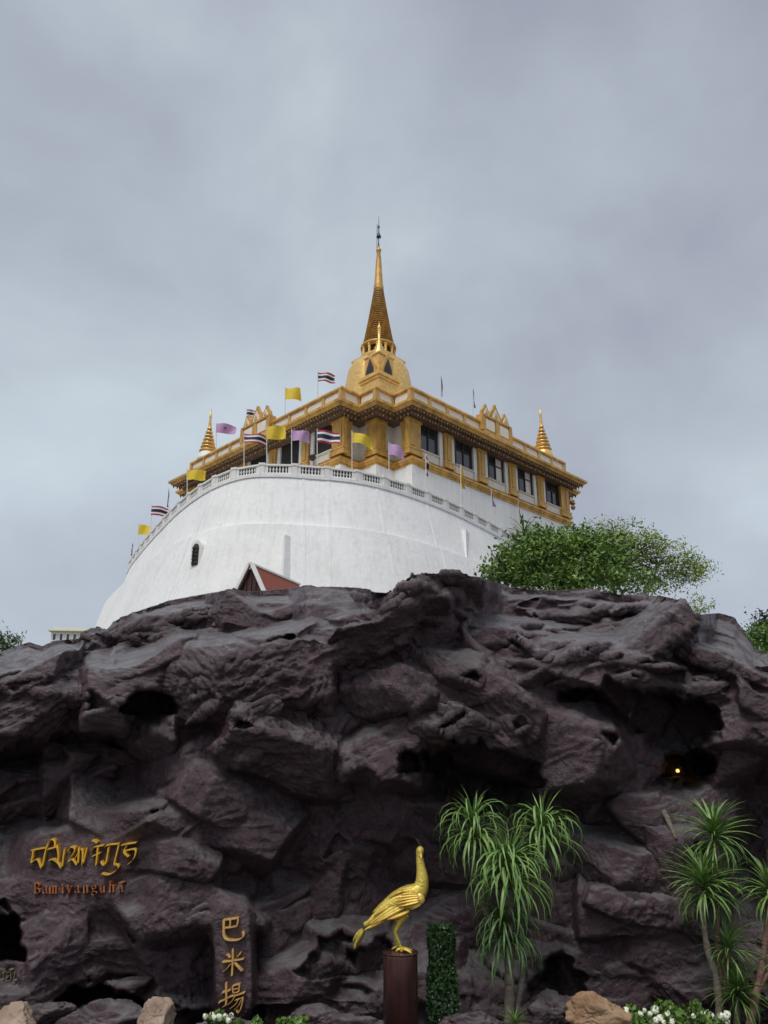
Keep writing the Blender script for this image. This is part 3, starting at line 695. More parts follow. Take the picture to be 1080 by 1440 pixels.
# two small corner stupas
for px, py0, lab in ((763, 625, 'small ringed golden stupa at the right corner of the hall roof'), (293, 622, 'small ringed golden stupa on a grey white base, left corner of the hall roof')):
    right = px > 540
    p = W(px, 625, 82.0 if right else 82.5); 
    t = thing('corner_stupa', lab, 'stupa', (p.x, p.y, -1.5), R(45), 'corner stupas on the hall roof')
    b = MB()
    for h, z0, z1 in ((1.15,35.2,37.4),(1.25,37.4,37.6),(1.0,37.6,38.0),(1.1,38.0,38.15)): b.box(-h,h,-h,h,z0,z1)
    b.build('base', M['leafgold'] if right else M['white'], t)
    lz('bell', [(1.2,38.15),(1.15,38.4),(1.0,38.9),(.85,39.2)], M['leafgold'] if right else M['white'], 20, t)
    pr = []
    for k in range(7):
        r0 = 1.0-.115*k; z0 = 39.2+.48*k; pr += [(r0*.6,z0),(r0,z0+.12),(r0*.98,z0+.24),(r0*.56,z0+.34)]
    pr += [(.2,42.6),(.12,43.6),(.16,43.8),(.03,44.9)]
    lz('ring_spire', pr, M['leafgold'], 16, t); groove(t.children[-1], 4) if False else None
    b = MB(); b.lathe([(.66,39.2),(.18,42.5)], 14); b.build('spire_core', M['groove'], t)

# ------------------------------------------------------------------ white mound wall and balustrade
RZ = EYE + 22.4
ringpx = [(183,790),(200,765),(230,730),(260,700),(300,672),(345,655.5),(392,653),(440,656),(500,662),(560,677),(620,700),(665,722),(715,750),(760,778)]
ring = [WZ(x, y, RZ) for x, y in ringpx]
P2 = [(p.x, p.y) for p in ring]
back = [(20.5,84),(23,96),(17,110),(2,118),(-14,114),(-25,102),(-29.6,91),(-29.2,86)]
def catmull(P, n, closed=False):
    out = []; m = len(P)
    for i in range(m if closed else m-1):
        g = lambda k: np.array(P[k % m] if closed else P[min(max(k, 0), m-1)], float)
        a, b_, c, d = g(i-1), g(i), g(i+1), g(i+2)
        for t in np.linspace(0, 1, n, endpoint=False):
            out.append(.5*((2*b_)+(-a+c)*t+(2*a-5*b_+4*c-d)*t*t+(-a+3*b_-3*c+d)*t**3))
    if not closed: out.append(np.array(P[-1], float))
    return out
loop = np.array(catmull(P2+back, 8, True))
nL = len(loop); tang = np.roll(loop,-1,0)-np.roll(loop,1,0); nrmL = np.stack([tang[:,1], -tang[:,0]],1); nrmL /= np.linalg.norm(nrmL,axis=1)[:,None]
cen = loop.mean(0); nrmL *= np.sign(np.sum(nrmL*(loop-cen),1))[:,None]
WT = RZ - .82
leftw = np.clip((-loop[:,0]-12)/14, 0, 1)
step = .34 + .75*leftw
def ringat(off): return [tuple(q) for q in loop + nrmL*(off if hasattr(off,'shape') else np.full(nL, off))[:,None]]
mound = thing('white_mound', 'tall battered white plaster drum wall of the mound, rising behind the dark rock', 'wall', (0,0,0))
b = MB()
ZL = 19.2
def band(z0, o0, z1, o1):
    k = len(b.v); b.v += [(x,y,z0) for x,y in ringat(o0)]+[(x,y,z1) for x,y in ringat(o1)]
    for i in range(nL): j = (i+1)%nL; b.f.append((k+i,k+j,k+nL+j,k+nL+i)); b.m.append(0)
zs = np.zeros(nL)
band(ZL, zs+.26*(WT-ZL), WT-.25, zs+.06); band(WT-.25, zs+.16, WT, zs+.16); band(WT-.25, zs+.06, WT-.249, zs+.16)
band(ZL-.02, zs+.26*(WT-ZL)+step, ZL, zs+.26*(WT-ZL)); band(0, zs+.26*WT+step, ZL-.02, zs+.26*(WT-ZL)+step)
k = len(b.v); b.v += [(x,y,WT-.002) for x,y in ringat(.16)]; b.f.append(tuple(range(k,k+nL))); b.m.append(0)
b.build('drum_wall', M['plaster'], mound)
# raised vertical ribs and a crack line on the plaster
for px_r in (430, 463, 530, 598, 700, 300, 240):
    q = WZ(px_r, np.interp(px_r, [p[0] for p in ringpx], [p[1] for p in ringpx]), RZ); i_ = int(np.argmin(((loop-np.array([q.x,q.y]))**2).sum(1)))
    n_r = nrmL[i_]; tg = np.array([-n_r[1], n_r[0]]); P_ = []
    for z_, o_ in ((ZL+.02, .26*(WT-ZL)), (WT-.26, .06)):
        for a_, b_ in ((-.11,-.3),(.11,-.3),(.11,.035),(-.11,.035)): 
            c_ = loop[i_]+tg*a_+n_r*(o_+b_); P_.append((c_[0], c_[1], z_))
    b = MB(); b.hexa(P_); b.build('rib', M['plaster'], mound)
    P_ = []; st_ = float(step[i_])
    for z_, o_ in ((4, .26*(WT-4)+st_), (ZL-.03, .26*(WT-ZL)+st_)):
        for a_, b_ in ((-.11,-.3),(.11,-.3),(.11,.035),(-.11,.035)):
            c_ = loop[i_]+tg*a_+n_r*(o_+b_); P_.append((c_[0], c_[1], z_))
    b = MB(); b.hexa(P_); b.build('rib', M['plaster'], mound)
# balustrade: posts, rails and pierced panels along the visible rim
bal = thing('balustrade', 'white rim balustrade with rows of pierced openings along the top of the white mound', 'balustrade')
path = np.array(catmull(P2, 24)); dl = np.concatenate([[0], np.cumsum(np.linalg.norm(np.diff(path,axis=0),axis=1))])
def at_s(s): return np.array([np.interp(s, dl, path[:,0]), np.interp(s, dl, path[:,1])])
Ltot = dl[-1]; seg = 2.45; nS = int(Ltot/seg)
b = MB(); b.box(-.2,.2,-.16,.16,0,.82); b.box(-.25,.25,-.2,.2,.7,.88); bpost = b.mesh('post', M['white'])
Lp = seg-.40
b = MB(); b.box(-Lp/2-.02,Lp/2+.02,-.12,.12,.0,.12); bbot = b.mesh('bottom_rail', M['white'])
b = MB(); b.box(-Lp/2-.02,Lp/2+.02,-.15,.15,.68,.82); btop = b.mesh('top_rail', M['white'])
nb = 6
b = MB(); b.box(-Lp/2,Lp/2,.04,.10,.12,.68); bback = b.mesh('ceramic_back', M['ceramic'])
b = MB(); b.lathe([(.075,.12),(.08,.16),(.04,.22),(.05,.28),(.085,.37),(.09,.40),(.085,.43),(.05,.52),(.04,.58),(.08,.64),(.075,.68)], 8); bbal = b.mesh('baluster', M['white'], True)
b = MB(); b.box(-.13,.13,-.10,.039,.12,.68); bblk = b.mesh('end_block', M['white'])
for k in range(nS+1):
    a_ = at_s(k*seg); c_ = at_s(min(k*seg+seg, Ltot)); d = c_-a_; ang = math.atan2(d[1], d[0])
    put('post', bpost, bal, a_[0], a_[1], WT, ang)
    if k == nS: break
    m_ = (a_+c_)/2
    pn = put('panel', bback, bal, m_[0], m_[1], WT, ang)
    link('top_rail', btop, pn); link('bottom_rail', bbot, pn)
    for e_ in (-1, 1): link('end_block', bblk, pn, (e_*(Lp/2-.14), 0, 0))
    for j in range(nb): link('baluster', bbal, pn, (-Lp/2+.42+(Lp-.84)*j/(nb-1), 0, 0))
# buttresses against the wall
def buttress(px, py, wdt, hgt, lean, yaw):
    # find the wall surface at the pixel by marching
    u, f, up = ray(px, py); z = EYE; best = None
    for Y in np.arange(40, 80, .1):
        z = EYE+up/f*Y; x = u/f*Y; off = .26*(WT-z)
        d = np.sqrt(((loop+nrmL*off-np.array([x,Y]))**2).sum(1)).min()
        if best is None or d < best[0]: best = (d, x, Y, z)
    return best
for px, py, w_, yaw, lab in ((401,756,1.15,R(-24),'a'),(655,748,1.35,R(24),'b')):
    d, x, Y, z = buttress(px, py, 0, 0, 0, 0)
    b = MB(); top = z
    A_, B_, C_ = ((-.35,.5),(0,-.75),(1.0,.5)) if lab == 'a' else ((-.85,.5),(0,-.75),(.3,.5))
    lo = [(A_[0]*1.25,A_[1]-2.0),(B_[0],B_[1]-2.3),(C_[0]*1.25,C_[1]-2.0),(C_[0]*1.2,6),(A_[0]*1.2,6)]; hi = [A_,B_,C_,(C_[0],6),(A_[0],6)]
    b.prism(lo, top-8, top, top=hi); b.prism([(x*1.01,y-.001) for x,y in lo], 0, top-8)
    b.build('buttress', M['plaster'], mound, loc=(x, Y-.05, 0), rotz=math.atan2(-x, Y)*-1*0-math.atan2(x, Y))
d, x, Y, z = buttress(281, 783, 0, 0, 0, 0)
# arched lattice window in a projecting plaster surround
b = MB(); n_ = 10
def arch(w, h): return [(-w/2,0),(w/2,0)]+[(w/2*math.cos(t), h-w/2+w/2*1.3*math.sin(t)) for t in np.linspace(0, math.pi, n_)]
def slab(b, P, y0, y1, m):
    k = len(b.v); n = len(P); b.v += [(p[0],y0,p[1]) for p in P]+[(p[0],y1,p[1]) for p in P]
    b.f.append(tuple(k+i for i in range(n))); b.m.append(m)
    for i in range(n): b.f.append((k+i,k+n+i,k+n+(i+1)%n,k+(i+1)%n)); b.m.append(m)
slab(b, arch(1.0, 1.95), -.75, 3.0, 0); 
o = b.build('window_hood', M['white'], mound, loc=(x+.25, Y, z-1.0), rotz=R(-33))
b = MB(); slab(b, arch(.62, 1.55), -.80, -.752, 0); wn = b.build('lattice_window', M['brown'], mound, loc=(x+.25, Y, z-.82), rotz=R(-33))
b = MB()
for i in range(5):
    for j in range(2): b.lathe([(.04,0),(.11,.06),(.11,.2),(.04,.26)], 6, (-.15+.3*j, -.84), 0); 
    for q in range(len(b.v)-48, len(b.v)): b.v[q] = (b.v[q][0], b.v[q][1], b.v[q][2]+i*.28+.05)
link('lattice', b.mesh('lattice', M['ceramic']), wn)

# ------------------------------------------------------------------ flags
def cloth(w, h, mats, droop=.12, ph=0, seg=14, limp=False):
    b = MB(); rows = 6 if len(mats) > 1 else 4
    band_ = [0,1/6,2/6,3/6,4/6,5/6,1] if rows == 6 else [i/4 for i in range(5)]
    def pt(u, v):
        if limp:
            x = (.16+.10*math.sin(v*5+ph))*w*u*1.6*(.35+.65*v) ; y = .10*math.sin(u*13+v*3+ph)*w; z = -h*v*1.35 - .25*h*u*(1-v)
            return (x, y, z)
        x = w*u*(1-.04*math.sin(ph+3*v)); y = .17*w*math.sin(u*(5.5+1.7*math.sin(ph*3))+ph+v*1.6)*u**.6; z = -h*v - droop*w*u*u*(1+.2*math.sin(ph)) + .05*h*math.sin(u*8+ph)*u
        return (x, y, z)
    for i in range(seg):
        for j in range(rows):
            m = j if rows == 6 else 0
            m = [0,1,2,2,1,0][j] if rows == 6 else 0
            u0, u1, v0, v1 = i/seg, (i+1)/seg, band_[j], band_[j+1]
            b.quad(pt(u0,v0), pt(u0,v1), pt(u1,v1), pt(u1,v0), m)
    # a hem thickness
    return b.mesh('cloth', mats, True)
KIND = {'thai': ([M['red'], M['fwhite'], M['navy']], 'red white and navy striped flag'), 'yellow': ([M['yellow']], 'yellow flag'), 'purple': ([M['purple']], 'pale purple flag'), 'violet': ([M['violet']], 'dark violet flag')}
ringX = [p[0] for p in ringpx]; 
def flag(kind, px, ptop, w, h, label, limp=False, Y=None, pbot=None, ph=0, droop=.12, emblem=False, face=1):
    if Y is None:
        ry = np.interp(px, ringX, [p[1] for p in ringpx]); base = WZ(px, ry, RZ); base.y += .35; base.z = WT+.05
        Y_ = base.y
    else:
        base = W(px, pbot, Y); Y_ = Y
    u, f, up = ray(px, ptop); s = Y_/f; zt = EYE+up*s; m_ = s/FPX
    t = thing('flag', label, 'flag', base, 0, 'flags on the mound and the hall')
    topx = u*s-base.x
    b = MB(); b.tube([(0,0,0),(topx*.5,0,(zt-base.z)*.5),(topx,0,zt-base.z+.12)], .035, 6); b.build('pole', M['steel'], t)
    W_, H_ = w*m_, h*m_
    c = link('cloth', cloth(W_, H_, KIND[kind][0], droop, ph, limp=limp), t, (topx+.03, -.03, zt-base.z)); c.scale.x = face
    if emblem:
        b = MB(); b.lathe([(.02,-.02),(.16,-.02),(.16,.02),(.02,.02)], 10); e_ = link('emblem', b.mesh('emblem', M['violet']), c, (W_*.5, -.14, -H_*.5-.05)); e_.rotation_euler = (R(90), 0, 0)
flag('yellow', 263, 661, 26, 15, 'yellow flag at the left end of the eave, above the curved balustrade', ph=.5, droop=.02)
flag('thai', 343, 610, 31, 14, 'striped flag with folded end below the left roof crest', ph=1.2)
flag('yellow', 375, 600, 26, 20, 'bunched yellow flag under the left roof crest, between a striped and a purple flag', ph=2.2, droop=-.05)
flag('purple', 410, 605, 25, 16, 'pale purple flag before a dark opening, right of the bunched yellow flag', ph=.2)
flag('thai', 446, 605, 31, 19, 'largest striped flag, over the left window nearest the front corner', ph=2.8)
flag('yellow', 495, 608, 29, 16, 'yellow flag streaming in front of the front corner wall', ph=.9, droop=.35)
flag('purple', 547, 624, 20, 17, 'pale purple flag hanging at the front corner, right of the middle pier', ph=1.9, droop=.4)
flag('thai', 599, 640, 18, 24, 'limp striped flag below the first window of the right face', limp=True, ph=.4)
flag('yellow', 648, 655, 18, 26, 'limp yellow flag below the second window of the right face', limp=True, ph=1.4)
flag('purple', 691, 690, 14, 18, 'limp purple flag on the white plinth, below the third window of the right face', limp=True, ph=2.4)
flag('thai', 729, 706, 12, 24, 'limp dark striped flag on the white plinth, below the fourth window of the right face', limp=True, ph=3.1)
flag('yellow', 757, 720, 12, 20, 'limp yellow flag just above the shrubs at the right end of the balustrade', limp=True, ph=4)
flag('thai', 213, 712, 23, 13, 'striped flag blowing at the left side of the rim, below the eave end', ph=3.6)
flag('yellow', 195, 738, 16, 14, 'small yellow flag low on the left rim of the mound', ph=4.2)
flag('violet', 237, 688, 8, 20, 'limp dark violet flag under the left eave tip', limp=True, ph=1)
flag('thai', 186, 764, 10, 14, 'limp striped flag lowest on the left rim of the mound', limp=True, ph=2)
flag('thai', 447, 524, 24, 14, 'dark striped flag flying above the left parapet, next to the stupa', Y=66.5, pbot=566, ph=.6)
flag('yellow', 401, 546, 22, 18, 'yellow flag flying above the left parapet', Y=69.5, pbot=590, ph=1.7, droop=.05)
flag('thai', 347, 576, 12, 12, 'dark striped flag half hidden behind the left roof crest', Y=75.5, pbot=612, ph=2.9)
flag('purple', 304, 596, 27, 14, 'pale purple flag with a small emblem, beside the left corner stupa', Y=77.0, pbot=632, ph=3.3, emblem=True, droop=.08)
flag('violet', 620, 529, 8, 24, 'limp dark violet flag above the right parapet, nearer the stupa', Y=68.5, pbot=572, limp=True, ph=.2)
flag('violet', 665, 547, 7, 22, 'limp dark flag above the right parapet, next to the right roof crest', Y=72.5, pbot=592, limp=True, ph=2)
# dark loudspeaker on the hall wall at the left of the front corner
p = W(437, 643, 66.0); b = MB(); t = thing('loudspeaker', 'small dark horn speaker beside the largest striped flag', 'speaker', p)
b.lathe([(.34,-.25),(.30,-.1),(.14,.15),(.10,.3)], 12); o = b.build('horn', M['dark'], t); o.rotation_euler = (R(100), 0, R(-35))
b = MB(); b.tube([(0,0,.1),(.1,.5,.25),(.3,1.3,.3)], .05, 6); b.build('bracket', M['dark'], t)
# ------------------------------------------------------------------ carved and gilded inscriptions on the rock
def onrock(px, py):
    u, f, up = ray(px, py); d = Vector((u, f, up)).normalized()
    hit = rk.ray_cast(Vector((0,0,EYE)), d); return hit[1] if hit[0] else W(px, py, 8.5)
bpy.context.view_layer.update()
def ribbons(strokes, o, k, Y, nib, dep, name, material, parent):
    """strokes in traced units -> raised broad-nib letters on the plane y=Y; nib = (dx,dz) half nib in traced units"""
    b = MB()
    ys = []
    for st_ in strokes:
        q_ = st_[0] if isinstance(st_, tuple) else st_
        for (x, y) in (catmull(q_, 5) if len(q_) > 1 else q_): ys.append(onrock(o[0]+x/k, o[1]+y/k).y)
    Y = min(ys)-.012
    for si, st_ in enumerate(strokes):
        pts = st_; nb_ = nib
        if isinstance(st_, tuple): pts, nb_ = st_
        # resample smoothly
        P = np.array(pts, float)
        if len(P) > 2:
            P = np.array(catmull([tuple(q) for q in P], 4))
        y0 = Y - dep - .0012*si; y1 = Y + .11
        kk = len(b.v); n = len(P)
        for (x, y) in P:
            for sgn in (1, -1):
                q = W(o[0]+(x+sgn*nb_[0])/k, o[1]+(y+sgn*nb_[1])/k, Y)
                for yy in (y0, y1): b.v.append((q.x, yy, q.z))
        for i in range(n-1):
            a = kk+4*i; c = a+4
            for f in ((a, a+2, c+2, c), (a+1, c+1, c+3, a+3), (a, c, c+1, a+1), (a+2, a+3, c+3, c+2)): b.f.append(f); b.m.append(0)
        b.f.append((kk, kk+1, kk+3, kk+2)); b.m.append(0); e_ = kk+4*(n-1); b.f.append((e_, e_+2, e_+3, e_+1)); b.m.append(0)
    me = b.mesh(name, material)
    return link(name, me, parent)
Y1 = PLANE[0]-.02
ins = thing('inscription', 'gold ornamental lettering above a line of copper latin letters on the left boulder', 'inscription')
big = [
 [[(135,192),(180,182),(243,172)], [(152,190),(146,235),(138,280),(185,258),(216,322),(238,220),(262,140),(288,108),(312,116),(316,150),(306,182)]],
 [[(262,182),(300,172),(334,162)], [(330,150),(342,220),(338,284)], [(268,268),(300,258),(340,284),(366,322),(378,250),(388,180)]],
 [[(412,196),(430,168),(456,166),(466,184),(446,226),(420,272),(450,258),(484,298),(494,230),(496,168)], [(470,250),(492,206),(520,180),(526,220),(524,300),(544,230),(556,172)]],
 [[(588,196),(612,168),(640,160),(686,152)], [(640,168),(634,230),(626,304)], [(598,236),(630,222),(664,208)], [(598,116),(616,118),(634,134)]],
 [[(690,168),(716,150),(802,140)], [(722,166),(712,230),(700,290),(682,300),(664,274)], [(798,150),(782,220),(766,290),(790,300),(798,318),(768,352),(722,374),(672,366)]],
 [[(820,152),(860,142),(932,132)], [(858,154),(838,196),(880,186),(926,184),(920,236),(898,272),(868,296)], [(838,200),(852,220),(874,238)]]]
for g_ in big: ribbons(g_, (20,1160), 5.4, Y1, (6.5,-7.5), .022, 'letter', M['letter'], ins)
# copper latin letters: Bamiyanguhā (thick uprights, thin cross strokes)
def lat():
    V_ = (5.2,-1.0); T = (1.8,-2.6)
    G = {}
    G['B'] = [([(10,0),(10,-78)],V_), ([(2,-78),(28,-77),(40,-64),(36,-48),(14,-41)],(4.2,-2.2)), ([(14,-40),(38,-36),(46,-20),(36,-3),(2,0)],(4.6,-2.2)), ([(2,0),(16,0)],T)]
    G['a'] = [([(8,-42),(20,-50),(32,-44),(33,-20),(34,-4),(40,0)],(4,-1.6)), ([(33,-28),(14,-22),(8,-10),(16,0),(32,-8)],(2.6,-2))]
    G['m'] = [([(8,-50),(8,0)],V_), ([(8,-40),(22,-50),(30,-42)],T), ([(31,-46),(31,0)],V_), ([(31,-40),(44,-50),(53,-42)],T), ([(54,-46),(54,0)],V_), ([(0,0),(16,0)],T), ([(24,0),(38,0)],T), ([(47,0),(61,0)],T)]
    G['i'] = [([(10,-50),(10,0)],V_), ([(2,0),(18,0)],T), ([(9,-68),(10.5,-61)],V_), ([(2,-48),(10,-50)],T)]
    G['y'] = [([(6,-48),(20,-4)],(4.6,-1)), ([(38,-48),(20,-2),(10,20),(2,18)],T), ([(0,-49),(14,-49)],T), ([(30,-49),(44,-49)],T)]
    G['n'] = [([(8,-50),(8,0)],V_), ([(8,-40),(24,-50),(33,-42)],T), ([(34,-46),(34,0)],V_), ([(0,0),(16,0)],T), ([(27,0),(41,0)],T)]
    G['g'] = [([(20,-50),(8,-44),(8,-28),(20,-22),(32,-28),(32,-44),(20,-50)],(3.4,-1.6)), ([(14,-20),(8,-8),(36,-4),(40,8),(22,20),(4,14),(8,0)],(2.6,-2.2)), ([(32,-46),(44,-50)],T)]
    G['u'] = [([(8,-50),(9,-12)],V_), ([(9,-12),(16,0),(32,-8)],T), ([(34,-50),(34,0)],V_), ([(34,0),(42,0)],T), ([(0,-50),(8,-50)],T)]
    G['h'] = [([(8,-78),(8,0)],V_), ([(8,-40),(24,-50),(33,-42)],T), ([(34,-46),(34,0)],V_), ([(0,0),(16,0)],T), ([(27,0),(41,0)],T), ([(0,-78),(8,-78)],T)]
    return G
GL = lat(); x0 = 152; base_y = 518
for ch, xx in zip('Bamiyanguhaa'[:11], (152,214,268,362,402,456,524,588,652,722,788)):
    st_ = [([(xx+px_*(1.0), base_y+py_*1.0-(xx-152)*.018) for px_, py_ in pts], nb_) for pts, nb_ in GL[ch]]
    if xx == 788: st_.append(([(794,439),(832,437)], (2,-3)))
    ribbons(st_, (20,1160), 5.4, Y1, (5,-1), .014, 'letter', M['letter2'], ins)
Y2 = PLANE[1]-.02
ins2 = thing('vertical_inscription', 'three brass chinese characters one above the other on an upright rock panel', 'inscription')
V_ = (9,-6); H_ = (5,-10)
ch3 = [
 [([(206,196),(300,186),(388,172)],(5,-11)), ([(214,190),(212,300),(216,372),(246,424),(320,438),(402,428),(448,388),(440,330)],(13,-10)), ([(384,178),(378,230),(366,272)],V_), ([(292,192),(288,240),(284,284)],V_), ([(226,290),(300,282),(374,268)],(4,-9))],
 [([(320,536),(318,700),(308,862)],(11,-5)), ([(194,698),(320,680),(452,658)],(4,-10)), ([(248,604),(270,618),(288,644)],(10,-9)), ([(416,578),(396,610),(370,638)],(10,-4)), ([(292,716),(256,770),(204,812)],(8,-5)), ([(344,700),(380,744),(432,800)],(13,-7))],
 [([(190,1064),(240,1048),(292,1030)],(4,-9)), ([(240,948),(242,1080),(238,1196),(204,1232)],(11,-5)), ([(148,1182),(214,1148),(288,1108)],(5,-10)),
  ([(318,984),(322,1030),(326,1060)],(8,-4)), ([(316,982),(360,970),(404,958)],(3,-8)), ([(402,962),(396,1010),(390,1052)],(8,-4)), ([(328,1020),(360,1014),(386,1006)],(3,-7)), ([(330,1062),(360,1056),(388,1048)],(3,-7)),
  ([(278,1108),(370,1086),(464,1058)],(4,-9)), ([(346,1098),(310,1160),(258,1206)],(7,-4)), ([(350,1146),(400,1132),(442,1120),(424,1220),(394,1294),(366,1262)],(8,-7)), ([(386,1140),(350,1200),(290,1248)],(7,-4)), ([(424,1140),(390,1210),(340,1262)],(6,-4))]]
for g_ in ch3: ribbons(g_, (290,1270), 8.47, Y2, V_, .02, 'character', M['letter3'], ins2)
Y3 = PLANE[2]-.02
ins3 = thing('side_inscription', 'small dull grey lettering cut off by the left edge, beside the dark hollow', 'inscription')
g3 = [[(-60,312),(110,308)], [(-60,338),(108,334)], [(12,372),(10,430),(6,488)], [(42,372),(66,384),(68,430),(70,494)], [(-30,515),(72,514)], [(118,384),(150,366),(158,384),(122,430),(172,442),(124,510),(166,528),(212,522),(210,440),(210,362)], [(168,312),(266,314)], [(250,392),(272,364),(288,390),(280,440),(272,492)], [(372,350),(356,420),(332,484)], [(358,400),(376,440),(388,484)], [(254,514),(326,514)]]
for s_ in g3: ribbons([s_], (0,1340), 13.5, Y3, (8,-8), .012, 'letter', M['letter4'], ins3)

# ------------------------------------------------------------------ golden peahen on its post
BY = 7.45
ps = thing('bird_pedestal', 'round glossy dark brown post carrying the golden bird', 'pedestal', (W(563,1338,BY).x, BY, 0))
ptz = W(563,1338,BY).z
rp = .146
b = MB(); b.lathe([(rp,0),(rp,ptz-.03),(rp*1.0,ptz-.012)], 40); b.build('shaft', M['post'], ps, True)
b = MB(); b.lathe([(rp*1.035,ptz-.0119),(rp*1.05,ptz-.006),(rp*1.04,ptz),], 40); b.build('cap', M['post'], ps, False)
bird = thing('bird_statue', 'golden peahen statue with layered wing feathers and drooping tail, standing on the brown post', 'statue', (W(563,1338,BY).x, BY, ptz))
bo = Vector((W(563,1338,BY).x, BY, ptz))
def zp(x, y, dy=0):   # traced units (photo zoom of the bird) -> bird-local coords
    return W(480+x/6.75, 1170+y/6.75, BY) - bo + Vector((0, dy, 0))
UN = (W(490,1300,BY)-W(480,1300,BY)).length/67.5     # metres per traced unit
# body: one continuous loft from tail root to crown
spine = [(212,888,12,.6),(260,862,26,.65),(320,822,44,.7),(390,768,66,.78),(460,716,88,.85),(530,672,104,.9),(600,640,112,.92),(670,606,108,.92),(722,570,92,.92),(756,520,72,.95),(766,462,62,1),(764,400,53,1),(756,340,44,1),(748,285,39,1),(742,235,33,1),(743,205,35,1),(746,180,39,1),(750,158,35,1),(752,140,20,1),(753,134,5,1)]
def loft(pts, name, m, parent, n=20, dy=0):
    b = MB(); P = [zp(x, y, dy) for x, y, r, f in pts]; rr_ = [r*UN for x, y, r, f in pts]
    # resample
    t = np.arange(len(P)); tt_ = np.linspace(0, len(P)-1, len(P)*3)
    C = np.array([tuple(p) for p in P]); Cs = np.array(catmull([tuple(c) for c in C], 3)); rs = np.interp(np.linspace(0,len(P)-1,len(Cs)), t, rr_); fs = np.interp(np.linspace(0,len(P)-1,len(Cs)), t, [p[3] for p in pts])
    b.tube([Vector(c) for c in Cs], list(rs), n, 0, list(fs)); return b.build(name, m, parent, True)
body = loft(spine, 'body', M['bird'], bird, 22)
# head details
b = MB(); b.tube([zp(752,196,-.028), zp(754,222,-.060), zp(757,262,-.085)], [.014,.011,.002], 8); b.build('beak', M['feather'], bird, True)
for dx in (-16, 17):
    b = MB(); c = zp(748+dx, 188, -.024); b.lathe([(.0005,-.005),(.0045,-.003),(.0055,0),(.0045,.003),(.0005,.005)], 8); b.build('eye', M['dark'], bird, True, loc=c)
for k in range(4):
    b = MB(); e_ = zp(738-9*k, 86-7*abs(k-1), .006*k); b.tube([zp(752,138), zp(748-4*k,112), e_], [.0016,.0013,.0010], 5)
    b.lathe([(.001,e_.z-.008),(.004,e_.z),(.001,e_.z+.012)], 6, (e_.x, e_.y)); b.build('crest_feather', M['barkdk'], bird)
# feathers: curved plates with a raised shaft
def plate(p0, p1, p2, wid, thick=.006, n=7):
    """feather along the bezier p0-p1-p2 (Vectors), facing the camera side"""
    b = MB(); rows = []
    for i in range(n+1):
        t = i/n; c = p0*(1-t)**2 + p1*2*t*(1-t) + p2*t*t; d = ((p1-p0)*(1-t)+(p2-p1)*t).normalized()
        side = Vector((-d.z, 0, d.x)); w_ = wid*(math.sin(math.pi*min(1, .18+t*.82))**.7)*(1 if t < .98 else .15)
        rows.append((c+side*w_, c+side*w_*.35+Vector((0,-thick*1.3,0)), c+Vector((0,-thick*1.9,0)), c-side*w_*.35+Vector((0,-thick*1.2,0)), c-side*w_, c+Vector((0,thick*.8,0))))
    k = len(b.v)
    for r_ in rows: b.v += [tuple(q) for q in r_]
    for i in range(n):
        for q in range(6): q2 = (q+1) % 6; b.f.append((k+i*6+q, k+i*6+q2, k+(i+1)*6+q2, k+(i+1)*6+q)); b.m.append(0)
    b.f.append(tuple(k+q for q in range(6))); b.m.append(0); b.f.append(tuple(k+n*6+q for q in reversed(range(6)))); b.m.append(0)
    return b
def feather(name, pts, wid, dy, m=None):
    (a, c, d) = [zp(x, y, dy+(.0 if i != 2 else .03)) for i, (x, y) in enumerate(pts)]
    return plate(a, c, d, wid*UN).build(name, m or M['feather'], bird, True)
wing = [ # primaries, lower row first: start, control, end, width, depth
 ((640,735),(520,800),(430,815),26),((600,700),(470,770),(330,850),24),((590,680),(440,760),(290,868),22),((570,660),(430,735),(262,872),22),((560,640),(430,700),(300,800),20),((560,620),(450,660),(330,770),18),((570,596),(480,625),(390,700),16)]
for i, (a, c, d, w_) in enumerate(wing): feather('wing_feather', (a, c, d), w_*.88, -.104+.011*i)
cov = [((735,640),(640,672),(540,690),20),((738,622),(640,640),(520,668),19),((735,604),(640,612),(510,645),18),((722,588),(640,588),(505,620),18),((705,572),(630,560),(500,596),17),((745,655),(680,690),(600,705),19),((748,668),(700,700),(640,720),16)]
for i, (a, c, d, w_) in enumerate(cov): feather('covert_feather', (a, c, d), w_*.86, -.126+.010*(i if i < 5 else 1))
sc2 = [((690,556),(610,545),(540,572),16),((640,548),(570,545),(500,590),16),((585,552),(520,565),(455,622),15)]
for i, (a, c, d, w_) in enumerate(sc2): feather('back_feather', (a, c, d), w_, -.082+.004*i)
rfe = bird; 
wr = loft([(700,655,20,.5),(726,640,44,.5),(740,622,52,.5),(735,600,40,.5),(716,580,16,.5)], 'wing_shoulder', M['feather'], bird, 14, -.09)
tail = [((430,800),(320,880),(215,922),24),((470,790),(350,850),(225,935),24),((380,815),(290,850),(205,862),18),((330,830),(260,880),(212,905),16),((500,770),(420,835),(300,900),22)]
for i, (a, c, d, w_) in enumerate(tail): feather('tail_feather', (a, c, d), w_, -.06+.022*i)
dp = [((215,925),(165,985),(118,1112),26),((212,930),(180,1010),(132,1110),22),((205,920),(140,975),(108,1050),18),((218,935),(200,1000),(150,1075),16)]
for i, (a, c, d, w_) in enumerate(dp): feather('tail_feather', (a, c, d), w_, -.03+.02*i, M['bird'])
